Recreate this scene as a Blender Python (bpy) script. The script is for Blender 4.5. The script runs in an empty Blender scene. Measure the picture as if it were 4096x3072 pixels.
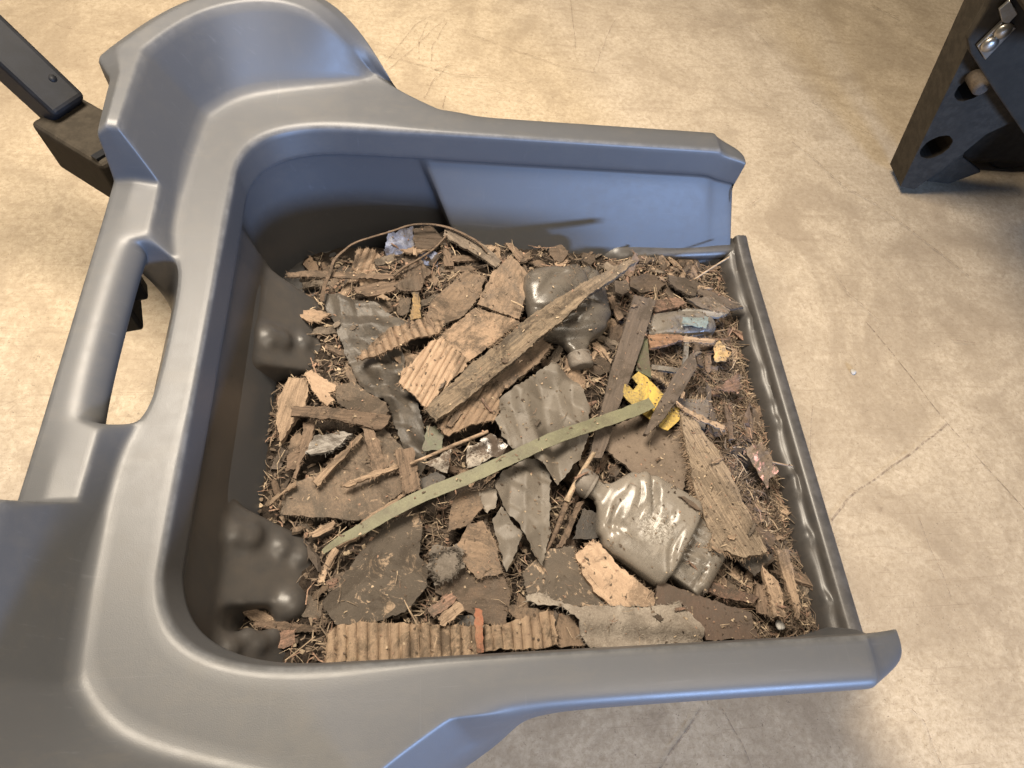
import bpy, bmesh, math, random
from mathutils import Vector, Matrix, noise
from mathutils.geometry import delaunay_2d_cdt

scene = bpy.context.scene
COL = scene.collection
random.seed(11)

# ------------------------------------------------------------------ camera
cam_data = bpy.data.cameras.new('camera')
cam = bpy.data.objects.new('camera', cam_data)
COL.objects.link(cam)
cam_data.sensor_width = 36.0
cam_data.lens = 22.8499
cam_data.clip_start = 0.02
cam_data.clip_end = 60.0
cam.matrix_world = Matrix(((0.989065, -0.006087, -0.147352, 0.000000), (-0.064303, 0.881372, -0.468026, 0.000000), (0.132721, 0.472383, 0.871343, 0.800000), (0.000000, 0.000000, 0.000000, 1.000000)))
cam_data.dof.use_dof = True
cam_data.dof.focus_distance = 0.72
cam_data.dof.aperture_fstop = 22.0
scene.camera = cam

# ------------------------------------------------------------------ world, lamps, exposure
world = bpy.data.worlds.new('World')
scene.world = world
world.use_nodes = True
bg = world.node_tree.nodes['Background']
bg.inputs[0].default_value = (1.0, 0.90, 0.78, 1)
bg.inputs[1].default_value = 0.065

def area(name, loc, target, size, power, color, size_y=None):
    d = bpy.data.lights.new(name, 'AREA')
    d.shape = 'RECTANGLE'
    d.size = size
    d.size_y = size_y or size
    d.energy = power
    d.color = color
    o = bpy.data.objects.new(name, d)
    COL.objects.link(o)
    o.location = loc
    o.rotation_euler = (Vector(target) - Vector(loc)).to_track_quat('-Z', 'Y').to_euler()
    return o

area('warm_ceiling_lamp', (-0.36, 0.84, 1.60), (0.05, 0.66, 0.0), 0.6, 72, (1.0, 0.87, 0.70))
area('second_ceiling_lamp', (0.75, -0.55, 1.75), (0.3, 0.2, 0.0), 0.9, 22, (1.0, 0.87, 0.70))
area('cool_door_light', (1.75, -3.3, 0.90), (0.15, 0.45, 0.2), 0.9, 255, (0.36, 0.56, 1.0), 0.20)

vs = scene.view_settings
vs.view_transform = 'Standard'
vs.look = 'None'
vs.exposure = 0.0
vs.gamma = 1.0
vs.use_curve_mapping = False
scene.cycles.use_denoising = True
scene.cycles.max_bounces = 8
scene.cycles.transparent_max_bounces = 12

# ------------------------------------------------------------------ materials
MATS = {}

class NT:
    def __init__(self, name):
        self.m = bpy.data.materials.new(name)
        self.m.use_nodes = True
        self.t = self.m.node_tree
        self.n = self.t.nodes
        self.l = self.t.links
        self.b = self.n['Principled BSDF']
        self.out = self.n['Material Output']
        MATS[name] = self.m
    def node(self, typ, **kw):
        nd = self.n.new(typ)
        for k, v in kw.items():
            if k.startswith('i_'):
                nd.inputs[k[2:]].default_value = v
            else:
                setattr(nd, k, v)
        return nd
    def link(self, a, b):
        self.l.new(a, b)
    def coords(self, stretch=(1, 1, 1), rand=True):
        tc = self.node('ShaderNodeTexCoord')
        mp = self.node('ShaderNodeMapping')
        mp.inputs['Scale'].default_value = stretch
        if rand:
            oi = self.node('ShaderNodeObjectInfo')
            mul = self.node('ShaderNodeMath', operation='MULTIPLY')
            mul.inputs[1].default_value = 37.0
            self.link(oi.outputs['Random'], mul.inputs[0])
            add = self.node('ShaderNodeVectorMath', operation='ADD')
            self.link(tc.outputs['Object'], add.inputs[0])
            self.link(mul.outputs[0], add.inputs[1])
            self.link(add.outputs[0], mp.inputs['Vector'])
        else:
            self.link(tc.outputs['Object'], mp.inputs['Vector'])
        return mp.outputs[0]
    def noise(self, vec, scale, detail=6, rough=0.6, dist=0.0):
        nd = self.node('ShaderNodeTexNoise')
        nd.inputs['Scale'].default_value = scale
        nd.inputs['Detail'].default_value = detail
        nd.inputs['Roughness'].default_value = rough
        nd.inputs['Distortion'].default_value = dist
        self.link(vec, nd.inputs['Vector'])
        return nd.outputs['Fac']
    def ramp(self, fac, stops):
        nd = self.node('ShaderNodeValToRGB')
        el = nd.color_ramp.elements
        while len(el) < len(stops):
            el.new(0.5)
        for e, (p, c) in zip(el, stops):
            e.position = p
            e.color = (c[0], c[1], c[2], 1) if not isinstance(c, (int, float)) else (c, c, c, 1)
        self.link(fac, nd.inputs[0])
        return nd.outputs[0]
    def mix(self, fac, a, b, mode='MIX'):
        nd = self.node('ShaderNodeMixRGB', blend_type=mode)
        for k, v in ((0, fac), (1, a), (2, b)):
            if hasattr(v, 'is_linked'):
                self.link(v, nd.inputs[k])
            elif isinstance(v, (int, float)):
                nd.inputs[k].default_value = v
            else:
                nd.inputs[k].default_value = (*v, 1)
        return nd.outputs[0]
    def bump(self, h, strength, dist, prev=None):
        nd = self.node('ShaderNodeBump')
        nd.inputs['Strength'].default_value = strength
        nd.inputs['Distance'].default_value = dist
        self.link(h, nd.inputs['Height'])
        if prev:
            self.link(prev, nd.inputs['Normal'])
        return nd.outputs[0]
    def set(self, color=None, rough=None, normal=None, spec=None):
        for k, v in (('Base Color', color), ('Roughness', rough), ('Normal', normal), ('Specular IOR Level', spec)):
            if v is None:
                continue
            if hasattr(v, 'is_linked'):
                self.link(v, self.b.inputs[k])
            elif isinstance(v, (int, float)):
                self.b.inputs[k].default_value = v
            else:
                self.b.inputs[k].default_value = (*v, 1)

def m_plastic(name, base, dust, dust_lo, dust_hi, rough=0.42, spec=0.5):
    s = NT(name)
    v = s.coords(rand=False)
    n1 = s.noise(v, 9, 8, 0.65, 0.4)
    n2 = s.noise(v, 70, 5, 0.7)
    n3 = s.noise(v, 1400, 2, 0.5)
    f = s.mix(0.45, n1, n2)
    f = s.ramp(f, [(dust_lo, 0.0), (dust_hi, 1.0)])
    col = s.mix(f, base, dust)
    # fine scratches, long in one direction
    sv = s.coords((6, 300, 60), rand=False)
    sc = s.ramp(s.noise(sv, 1.0, 3, 0.6), [(0.64, 0.0), (0.76, 0.26)])
    col = s.mix(sc, col, tuple(min(1, c * 1.9) for c in base))
    sv2 = s.coords((260, 9, 50), rand=False)
    sc2 = s.ramp(s.noise(sv2, 1.0, 3, 0.6), [(0.66, 0.0), (0.77, 0.22)])
    col = s.mix(sc2, col, tuple(min(1, c * 1.8) for c in base))
    smear = s.ramp(s.noise(s.coords((3, 11, 6), rand=False), 2.2, 7, .72, .8), [(.54, 0.0), (.70, .38)])
    col = s.mix(smear, col, dust)
    geo = s.node('ShaderNodeNewGeometry')
    wear = s.mix(1.0, s.ramp(geo.outputs['Pointiness'], [(.515, 0.0), (.56, 1.0)]), s.ramp(n2, [(.42, .1), (.6, .8)]), 'MULTIPLY')
    col = s.mix(wear, col, tuple(min(1, c * 1.75) for c in base))
    r = s.ramp(n2, [(0.3, rough - .01), (0.7, rough + .04)])
    r = s.mix(f, r, (rough + .1,) * 3)
    b = s.bump(n3, 0.14, 0.0006)
    s.set(col, r, b, spec)
    return s.m

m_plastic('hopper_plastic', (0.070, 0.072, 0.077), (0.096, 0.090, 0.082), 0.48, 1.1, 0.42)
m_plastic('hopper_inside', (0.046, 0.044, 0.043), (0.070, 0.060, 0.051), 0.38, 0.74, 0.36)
m_plastic('black_plastic', (0.007, 0.0075, 0.009), (0.016, 0.014, 0.012), 0.58, 0.9, 0.55, 0.2)
m_plastic('machine_paint', (0.027, 0.0225, 0.017), (0.04, 0.033, 0.026), 0.5, 0.9, 0.72, 0.15)

def m_debris(name, light, dark, dust, stretch=(1, 1, 1), scale=60, lo=0.35, hi=0.65, dlo=0.45, dhi=0.62,
             pscale=28, rough=0.85, bump=0.5, bdist=0.0015, spec=0.25, fleck=None, transp=0.0, grime=0.72, scuff=None):
    s = NT(name)
    v = s.coords(stretch)
    v2 = s.coords()
    n1 = s.noise(v, scale, 8, 0.7, 0.25)
    n2 = s.noise(v2, pscale, 7, 0.68, 0.5)
    n3 = s.noise(v2, 420, 4, 0.7)
    col = s.mix(s.ramp(n1, [(lo, 0.0), (hi, 1.0)]), dark, light)
    dd = s.mix(0.35, n2, n3)
    col = s.mix(s.ramp(dd, [(dlo, 0.0), (dhi, 1.0)]), col, dust)
    if fleck:
        n4 = s.noise(v2, fleck[1], 6, 0.75, 1.2)
        col = s.mix(s.ramp(n4, [(fleck[2], 0.0), (fleck[2] + .05, 1.0)]), col, fleck[0])
    # grime: blotches with ragged borders, and fine pale grit
    if grime:
        n5 = s.noise(v2, 17, 10, 0.78, 0.9)
        col = s.mix(s.ramp(n5, [(.50, 0.0), (.585, grime)]), col, (.052, .041, .031))
        n6 = s.noise(v2, 900, 3, 0.7)
        col = s.mix(s.ramp(n6, [(.60, 0.0), (.68, .5)]), col, tuple(min(.6, c * 1.35 + .05) for c in light))
        n7 = s.noise(v2, 520, 4, 0.75)
        col = s.mix(s.ramp(n7, [(.60, 0.0), (.70, .7)]), col, (.045, .034, .025))
    if scuff:                               # abraded whitish patch
        pt, rad_ = scuff
        tcn = s.node('ShaderNodeTexCoord')
        dn = s.node('ShaderNodeVectorMath', operation='DISTANCE')
        s.link(tcn.outputs['Object'], dn.inputs[0])
        dn.inputs[1].default_value = pt
        near = s.ramp(dn.outputs['Value'], [(rad_ * .5, 1.0), (rad_ * 1.25, 0.0)])
        chip = s.ramp(s.noise(tcn.outputs['Object'], 330, 6, .8, 1.0), [(.49, 0.0), (.55, 1.0)])
        sm = s.mix(1.0, near, chip, 'MULTIPLY')
        col = s.mix(sm, col, (.62, .59, .54))
    # piece to piece variation
    oi = s.node('ShaderNodeObjectInfo')
    var = s.ramp(oi.outputs['Random'], [(0.0, 0.68), (1.0, 1.08)])
    col = s.mix(1.0, col, var, 'MULTIPLY')
    b = s.bump(n1, bump, bdist)
    b = s.bump(n3, min(1, bump * 1.3), 0.0013, b)
    s.set(col, rough, b, spec)
    if transp:
        tr = s.node('ShaderNodeBsdfTransparent')
        tr.inputs[0].default_value = (.93, .9, .86, 1)
        mx = s.node('ShaderNodeMixShader')
        fac = s.ramp(dd, [(0.40, transp), (0.60, transp * .12)])
        s.link(fac, mx.inputs[0])
        s.link(s.b.outputs[0], mx.inputs[1])
        s.link(tr.outputs[0], mx.inputs[2])
        s.link(mx.outputs[0], s.out.inputs[0])
    return s.m

DUST = (0.110, 0.088, 0.070)
TAN = (0.378, 0.270, 0.186)
m_debris('card', (0.340, 0.240, 0.164), (0.208, 0.148, 0.104), DUST, (1, 3, 1), 40, dlo=.50, dhi=.66)
m_debris('cardl', (0.445, 0.321, 0.225), (0.312, 0.220, 0.152), (0.162, 0.122, 0.090), (1, 3, 1), 40, dlo=.56, dhi=.70, grime=0.55)
m_debris('cardm', (0.256, 0.183, 0.128), (0.133, 0.097, 0.069), DUST, (1, 4, 1), 45, dlo=.47, dhi=.62)
m_debris('cardd', (0.142, 0.102, 0.074), (0.071, 0.053, 0.040), (0.096, 0.076, 0.060), (1, 5, 1), 40, bump=.8)
m_debris('cardb', (0.190, 0.142, 0.104), (0.114, 0.086, 0.065), (0.082, 0.068, 0.054), (1, 2, 1), 40, dlo=.42, dhi=.58, fleck=((0.322, 0.234, 0.162), 34, .60))
m_debris('cardx', (0.106, 0.086, 0.067), (0.072, 0.060, 0.049), (0.097, 0.081, 0.065), (1, 1.5, 1), 40, fleck=((0.342, 0.254, 0.178), 48, .555))
m_debris('cardr', (0.341, 0.249, 0.169), (0.236, 0.168, 0.116), (0.124, 0.096, 0.068), (1, 1, 1), 60, dlo=.50, dhi=.66)
m_debris('cardbr', (0.118, 0.082, 0.062), (0.085, 0.061, 0.048), (0.096, 0.076, 0.062), (2, 9, 1), 45, bump=.2, grime=0.3)
m_debris('cardq', (0.163, 0.127, 0.097), (0.120, 0.093, 0.072), (0.144, 0.112, 0.088), (1, 1, 1), 90, bump=.35, fleck=((0.287, 0.223, 0.167), 160, .66), grime=0.3)
m_debris('cardg', (0.156, 0.136, 0.120), (0.107, 0.095, 0.083), DUST, (1, 1, 1), 60)
W = (1.2, 14, 6)
m_debris('wood', (0.237, 0.169, 0.121), (0.104, 0.075, 0.055), DUST, W, 22, bump=.8, dlo=.55, dhi=.75)
m_debris('woodt', (0.417, 0.305, 0.213), (0.180, 0.128, 0.090), (0.153, 0.117, 0.089), W, 22, bump=.9, dlo=.55, dhi=.72, grime=0.5)
m_debris('woodl', (0.343, 0.263, 0.183), (0.115, 0.089, 0.068), (0.117, 0.101, 0.083), W, 20, bump=.9, dlo=.48, dhi=.64, fleck=((0.428, 0.324, 0.228), 60, .62))
m_debris('woodb', (0.439, 0.339, 0.243), (0.163, 0.127, 0.095), (0.211, 0.167, 0.127), (1.2, 24, 6), 20, bump=1.0, dlo=.52, dhi=.74, grime=0.4)
m_debris('woodg', (0.250, 0.202, 0.158), (0.096, 0.079, 0.063), DUST, W, 24, bump=.9)
m_debris('woods', (0.355, 0.331, 0.303), (0.167, 0.151, 0.135), DUST, W, 24, bump=.9, dlo=.58, dhi=.75)
m_debris('woodk', (0.129, 0.101, 0.081), (0.075, 0.061, 0.051), (0.111, 0.091, 0.075), W, 18, bump=.5, dlo=.5, dhi=.7)
m_debris('woodp', (0.336, 0.208, 0.152), (0.131, 0.085, 0.063), DUST, W, 24, bump=.9)
m_debris('woodo', (0.44, 0.27, 0.17), (0.25, 0.14, 0.085), (.17, .11, .08), W, 24, bump=.9, dlo=.54, dhi=.7, grime=0.5)
m_debris('reed', (0.525, 0.405, 0.284), (0.312, 0.224, 0.152), (0.190, 0.142, 0.102), W, 20, bump=.5, dlo=.58, dhi=.75, grime=0.4)
m_debris('film', (0.27, 0.237, 0.198), (0.20, 0.174, 0.145), (.155, .132, .107), (1, 1, 1), 26, rough=.5, bump=.08, bdist=.002, spec=.32, transp=.40, grime=0.2, fleck=((.45, .41, .36), 90, .67))
m_debris('filmd', (0.085, 0.074, 0.062), (0.05, 0.043, 0.036), (.125, .105, .084), (1, 2.5, 1), 34, rough=.46, bump=.3, bdist=.003, spec=.4, dlo=.46, dhi=.66, grime=.3)
m_debris('filmb', (0.105, 0.081, 0.065), (0.067, 0.051, 0.041), DUST, (1, 1, 1), 40, rough=.22, bump=.2, spec=.6)
m_debris('bottle', (0.31, 0.28, 0.243), (0.24, 0.214, 0.183), (.19, .165, .136), (1, 1, 1), 26, rough=.27, bump=.05, bdist=.003, spec=.55, transp=.55, grime=0.10, dlo=.44, dhi=.60, scuff=((0.2567, 0.1825, 0.142), 0.021))
m_debris('bottle_dark', (0.22, 0.198, 0.172), (0.16, 0.142, 0.122), (.145, .125, .104), (1, 1, 1), 26, rough=.28, bump=.05, bdist=.003, spec=.5, transp=.48, grime=0.14, dlo=.46, dhi=.62)
m_debris('cap', (0.244, 0.216, 0.188), (0.195, 0.171, 0.147), (0.146, 0.126, 0.106), (1, 1, 1), 60, rough=.5, bump=.2, grime=0.3)
m_debris('blue', (0.20, 0.235, 0.36), (0.12, 0.14, 0.22), (.09, .08, .08), (1, 1, 1), 40, rough=.4, bump=.2)
m_debris('green', (0.115, 0.125, 0.075), (0.085, 0.09, 0.055), DUST, (1, 1, 1), 60, rough=.5, bump=.15, grime=0.3)
m_debris('strap', (0.195, 0.19, 0.12), (0.15, 0.147, 0.096), (.135, .118, .085), (1, 1, 1), 60, rough=.55, bump=.25, dlo=.5, dhi=.7, grime=0.25)
m_debris('yellow', (0.52, 0.37, 0.085), (0.42, 0.29, 0.075), (.21, .165, .085), (1, 1, 1), 60, rough=.6, bump=.3, pscale=17, dlo=.47, dhi=.60, grime=.45)
m_debris('ochre', (0.420, 0.284, 0.124), (0.280, 0.184, 0.088), DUST, W, 24, rough=.6)
m_debris('leafy', (0.581, 0.405, 0.189), (0.354, 0.226, 0.114), DUST, (1, 1, 1), 80, rough=.7, grime=0.4)
m_debris('felt', (0.31, 0.272, 0.228), (0.22, 0.19, 0.158), (.17, .142, .115), (1, 1, 1), 90, rough=.95, bump=.7, bdist=.002, dlo=.44, dhi=.62, grime=0.35)
m_debris('red', (0.30, 0.125, 0.075), (0.22, 0.09, 0.055), (.28, .16, .10), (1, 1, 1), 80, rough=.8)
m_debris('paper', (0.46, 0.42, 0.365), (0.30, 0.262, 0.22), (.12, .09, .07), (1, 1, 1), 60, rough=.7, dlo=.47, dhi=.54, pscale=50, grime=0.5)
m_debris('foil', (0.20, 0.15, 0.11), (0.13, 0.10, 0.075), DUST, (1, 1, 1), 60, rough=.4, fleck=((.66, .36, .33), 34, .56))
m_debris('lblue', (0.27, 0.34, 0.34), (0.17, 0.215, 0.22), (.2, .18, .155), (1, 1, 1), 90, rough=.6, grime=0.45)
m_debris('grey', (0.167, 0.155, 0.139), (0.118, 0.110, 0.098), DUST, (1, 1, 1), 60, rough=.5)
m_debris('dark', (0.059, 0.054, 0.049), (0.039, 0.036, 0.033), (0.097, 0.081, 0.067), (1, 1, 1), 60, rough=.5)
m_debris('lint', (0.19, 0.165, 0.14), (0.12, 0.103, 0.087), (.14, .12, .10), (1, 1, 1), 200, rough=1, bump=.8, bdist=.002, grime=0.3)
m_debris('bed', (0.081, 0.059, 0.043), (0.021, 0.015, 0.012), (0.053, 0.041, 0.031), (1, 1, 1), 160, rough=1, bump=1, bdist=.006)
m_debris('chalk', (0.72, 0.70, 0.66), (0.62, 0.60, 0.56), (.5, .47, .42), grime=0)
m_debris('metal_dull', (0.42, 0.39, 0.34), (0.30, 0.28, 0.24), (.25, .2, .15), (1, 1, 1), 60, rough=.35, bump=.1, dlo=.6, dhi=.8, grime=0.0)
MATS['metal_dull'].node_tree.nodes['Principled BSDF'].inputs['Metallic'].default_value = 0.9
m_debris('bronze', (0.11, 0.08, 0.052), (0.06, 0.045, 0.032), DUST, (1, 1, 1), 120, rough=.7)

def m_litter():
    s = NT('litter')
    at = s.node('ShaderNodeAttribute', attribute_name='tint')
    v = s.coords(rand=False)
    n = s.noise(v, 300, 3, .6)
    col = s.mix(1.0, at.outputs['Color'], s.ramp(n, [(.3, .6), (.7, 1.3)]), 'MULTIPLY')
    s.set(col, .9, None, .2)
m_litter()

def m_floor():
    s = NT('concrete')
    v = s.coords(rand=False)
    big = s.noise(v, 1.6, 6, .6, .6)
    mid = s.noise(v, 9, 8, .72, .5)
    fine = s.noise(v, 120, 9, .78, .4)
    grit = s.noise(v, 420, 4, .7)
    col = s.ramp(fine, [(.32, (.31, .245, .165)), (.48, (.42, .345, .25)), (.62, (.505, .425, .318))])
    cloud = s.noise(v, 4.2, 9, .66, 1.4)
    col = s.mix(s.ramp(mid, [(.44, 0.0), (.64, .55)]), col, (.25, .195, .132))
    col = s.mix(s.ramp(cloud, [(.50, 0.0), (.62, .50)]), col, (.255, .20, .14))
    col = s.mix(s.ramp(cloud, [(.30, .45), (.42, 0.0)]), col, (.53, .455, .35))
    col = s.mix(s.ramp(big, [(.48, 0.0), (.66, .5)]), col, (.24, .19, .135))
    smut = s.noise(v, 14, 10, .8, 2.2)
    col = s.mix(s.ramp(smut, [(.60, 0.0), (.68, .55)]), col, (.17, .125, .085))
    fleck = s.noise(v, 260, 3, .6, 1.5)
    col = s.mix(s.ramp(fleck, [(.665, 0.0), (.69, .8)]), col, (.13, .095, .065))
    # scuffed drag streaks
    sv = s.coords((2.2, 26, 1), rand=False)
    mp = sv.node
    mp.inputs['Rotation'].default_value = (0, 0, .45)
    st = s.noise(sv, 2.4, 7, .75, .4)
    col = s.mix(s.ramp(st, [(.56, 0.0), (.70, .40)]), col, (.21, .155, .105))
    # dark pits
    col = s.mix(s.ramp(grit, [(.62, 0.0), (.72, .7)]), col, (.20, .15, .105))
    sp = s.noise(v, 210, 6, .8, .6)
    col = s.mix(s.ramp(sp, [(.55, 0.0), (.64, .55)]), col, (.24, .18, .125))
    for ang, sc_ in ((.9, 3.1), (-.5, 2.6), (2.1, 3.4), (.35, 4.2), (1.5, 3.7)):
        hv = s.coords((1.4, 120, 1), rand=False)
        hv.node.inputs['Rotation'].default_value = (0, 0, ang)
        hair = s.noise(hv, sc_, 4, .6, .15)
        col = s.mix(s.ramp(hair, [(.67, 0.0), (.71, .6)]), col, (.22, .165, .115))
    b = s.bump(fine, .25, .001)
    b = s.bump(grit, .3, .0006, b)
    s.set(col, s.ramp(mid, [(.3, .42), (.7, .62)]), b, .4)
    s = NT('scuff')
    v = s.coords(rand=False)
    f = s.noise(v, 120, 5, .7)
    tr = s.node('ShaderNodeBsdfTransparent')
    mx = s.node('ShaderNodeMixShader')
    s.link(s.ramp(f, [(.40, 0.0), (.66, .66)]), mx.inputs[0])
    s.set((.19, .13, .085), .8)
    s.link(tr.outputs[0], mx.inputs[1])
    s.link(s.b.outputs[0], mx.inputs[2])
    s.link(mx.outputs[0], s.out.inputs[0])
m_floor()

# ------------------------------------------------------------------ mesh helpers
def link(name, me, mat=None, parent=None, loc=None, rz=0.0, smooth=True):
    if isinstance(me, bmesh.types.BMesh):
        bm = me
        me = bpy.data.meshes.new(name)
        bmesh.ops.recalc_face_normals(bm, faces=bm.faces)
        bm.to_mesh(me)
        bm.free()
    if smooth:
        me.shade_smooth()
    o = bpy.data.objects.new(name, me)
    COL.objects.link(o)
    if mat:
        me.materials.append(MATS[mat])
    if loc is not None:
        o.location = loc
    o.rotation_euler = (0, 0, rz)
    if parent:
        o.parent = parent
    return o

def tag(o, label=None, cat=None, group=None, kind=None):
    for k, v in (('label', label), ('category', cat), ('group', group), ('kind', kind)):
        if v:
            o[k] = v
    return o

def empty(name, loc=(0, 0, 0)):
    o = bpy.data.objects.new(name, None)
    COL.objects.link(o)
    o.location = loc
    o.empty_display_size = .05
    return o

def autosmooth(o, ang=40):
    me = o.data
    bm = bmesh.new()
    bm.from_mesh(me)
    for e in bm.edges:
        if len(e.link_faces) == 2 and e.calc_face_angle(0) > math.radians(ang):
            e.smooth = False
    bm.to_mesh(me)
    bm.free()

def inside(pt, poly):
    x, y = pt
    c = False
    j = len(poly) - 1
    for i in range(len(poly)):
        xi, yi = poly[i]
        xj, yj = poly[j]
        if (yi > y) != (yj > y) and x < (xj - xi) * (y - yi) / (yj - yi) + xi:
            c = not c
        j = i
    return c

def slab_mesh(name, poly, slope=(0, 0), th=.004, sp=.005, ej=.0008, corr=None, crum=None, wave=None, seed=0, bow=0.0, fray=0, crease_=False):
    """flat piece of board, sheet or film from a 2D outline: torn edge, ridges, crumples, thickness"""
    off = Vector((seed * 3.17, seed * 1.31, seed * .77))
    fold_ = None
    if crease_ and crum:
        rq = random.Random(seed * 13 + 5)
        fold_ = [(rq.uniform(0, math.pi), crum[1] * rq.uniform(.6, 1.5), rq.random(), crum[0] * rq.uniform(.55, 1.25)) for _ in range(5)]
    # resample the outline, add tear jitter
    bnd = []
    n = len(poly)
    for i in range(n):
        a = Vector(poly[i]); b = Vector(poly[(i + 1) % n])
        L = (b - a).length
        k = max(1, int(L / max(.0024, sp * .6)))
        nrm = Vector((-(b - a).y, (b - a).x)).normalized() if L > 0 else Vector((0, 0))
        for q in range(k):
            t = q / k
            c = a.lerp(b, t)
            j = noise.noise(Vector((c.x * 260, c.y * 260, 0)) + off) * ej + noise.noise(Vector((c.x * 900, c.y * 900, 5)) + off) * ej * .8 + noise.noise(Vector((c.x * 90, c.y * 90, 8)) + off) * ej * 1.2
            bnd.append(c + nrm * j * (1.0 if 0 < q else .5))
    xs = [p[0] for p in bnd]; ys = [p[1] for p in bnd]
    pts = list(bnd)
    y = min(ys) + sp * .5
    r = 0
    while y < max(ys):
        x = min(xs) + (sp * .5 if r % 2 else sp * .9)
        while x < max(xs):
            if inside((x, y), bnd):
                if min((Vector((x, y)) - b).length for b in bnd) > sp * .45:
                    pts.append(Vector((x, y)))
            x += sp
        y += sp * .87
        r += 1
    nb = len(bnd)
    vs2, _, fs, _, _, _ = delaunay_2d_cdt(pts, [], [list(range(nb))], 1, 1e-6)
    def h(p):
        z = slope[0] * p.x + slope[1] * p.y
        z += noise.noise(Vector((p.x * 16, p.y * 16, 2)) + off) * (.0032 if not crum else .0015)
        if bow:
            z += bow * (p.x * p.x + p.y * p.y) * 8
        if corr:
            ph = (p.y / corr[1] + noise.noise(Vector((p.x * 40, p.y * 40, 0)) + off) * .12) % 1.0 - .5
            z += corr[0] * (math.cos(ph * math.pi) ** .7 - 1.2 * math.exp(-((abs(ph) - .5) / .10) ** 2))
        if wave:
            z += wave[0] * math.sin(p.y * 2 * math.pi / wave[1] + p.x * 14 + seed)
        if fold_:
            for fa, fp, fph, fk in fold_:
                q = (p.x * math.cos(fa) + p.y * math.sin(fa)) / fp + fph + noise.noise(Vector((p.x * 9, p.y * 9, fph * 7)) + off) * .55
                z += fk * (abs(q % 1.0 - .5) - .25) * (.55 + .9 * abs(noise.noise(Vector((p.x * 22, p.y * 22, fph * 11)) + off)))
        elif crum:
            w = noise.noise(Vector((p.x * 20, p.y * 20, 9)) + off) * .5
            q = Vector((p.x / crum[1] * .38, p.y / crum[1] + w, 0)) + off
            rr = 1 - 2.6 * abs(noise.noise(q))
            r2 = 1 - 2.6 * abs(noise.noise(Vector((p.x / crum[1] * .9 + p.y / crum[1] * .6, p.y / crum[1] * .5, 3)) * 1.3 + off))
            r3_ = 1 - 2.6 * abs(noise.noise(Vector((p.x / crum[1] * 1.6 - p.y / crum[1], p.y / crum[1] * 1.8, 6)) * 1.7 + off))
            z += crum[0] * (.58 * rr + .34 * r2 + .14 * max(0, r3_) ** 2 - .36)
        return z
    co = [Vector((p.x, p.y, h(p))) for p in vs2]
    N = len(co)
    verts = [tuple(c) for c in co] + [(c.x, c.y, c.z - th) for c in co]
    faces = [tuple(f) for f in fs]
    cnt = {}
    for f in fs:
        for i in range(len(f)):
            e = (f[i], f[(i + 1) % len(f)])
            cnt[e] = cnt.get(e, 0) + 1
    faces += [tuple(N + i for i in reversed(f)) for f in fs]
    for (a, b) in cnt:
        if (b, a) not in cnt:
            faces.append((b, a, N + a, N + b))
    if fray:
        rf = random.Random(seed * 5 + 1)
        for _ in range(fray):
            i0 = rf.randrange(nb)
            if noise.noise(Vector((i0 * .09, seed, 1))) < -.05:
                continue
            a0, b0 = bnd[i0], bnd[(i0 + 1) % nb]
            e0 = (b0 - a0)
            if e0.length < 1e-6:
                continue
            nr = Vector((e0.y, -e0.x)).normalized()
            if inside(((a0 + b0) / 2 + nr * .0006).to_tuple(), bnd):
                nr = -nr
            # fibres lie mostly along the grain
            dr = nr * .8 + Vector((math.copysign(1, nr.x), 0)) * rf.uniform(0, 1.2) + Vector((rf.gauss(0, .4), rf.gauss(0, .4)))
            dr.normalize()
            ln = rf.uniform(.0015, .0075) * rf.random() ** .5
            wd = rf.uniform(.0003, .0010)
            z0 = h(a0) - th * rf.uniform(.05, .9)
            tip = a0 + dr * ln
            sd_ = Vector((-dr.y, dr.x)) * wd
            rt = a0 - dr * .002
            k0 = len(verts)
            verts += [(rt.x - sd_.x, rt.y - sd_.y, z0), (rt.x + sd_.x, rt.y + sd_.y, z0), (rt.x, rt.y, z0 + wd), (tip.x, tip.y, z0 + rf.uniform(-.002, .0015))]
            faces += [(k0, k0 + 1, k0 + 3), (k0 + 1, k0 + 2, k0 + 3), (k0 + 2, k0, k0 + 3), (k0, k0 + 2, k0 + 1)]
    me = bpy.data.meshes.new(name)
    me.from_pydata(verts, [], faces)
    me.update()
    bm = bmesh.new(); bm.from_mesh(me)
    bmesh.ops.recalc_face_normals(bm, faces=bm.faces)
    for e in bm.edges:
        if len(e.link_faces) == 2 and e.calc_face_angle(0) > math.radians(50):
            e.smooth = False
    bm.to_mesh(me); bm.free()
    return me

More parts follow.
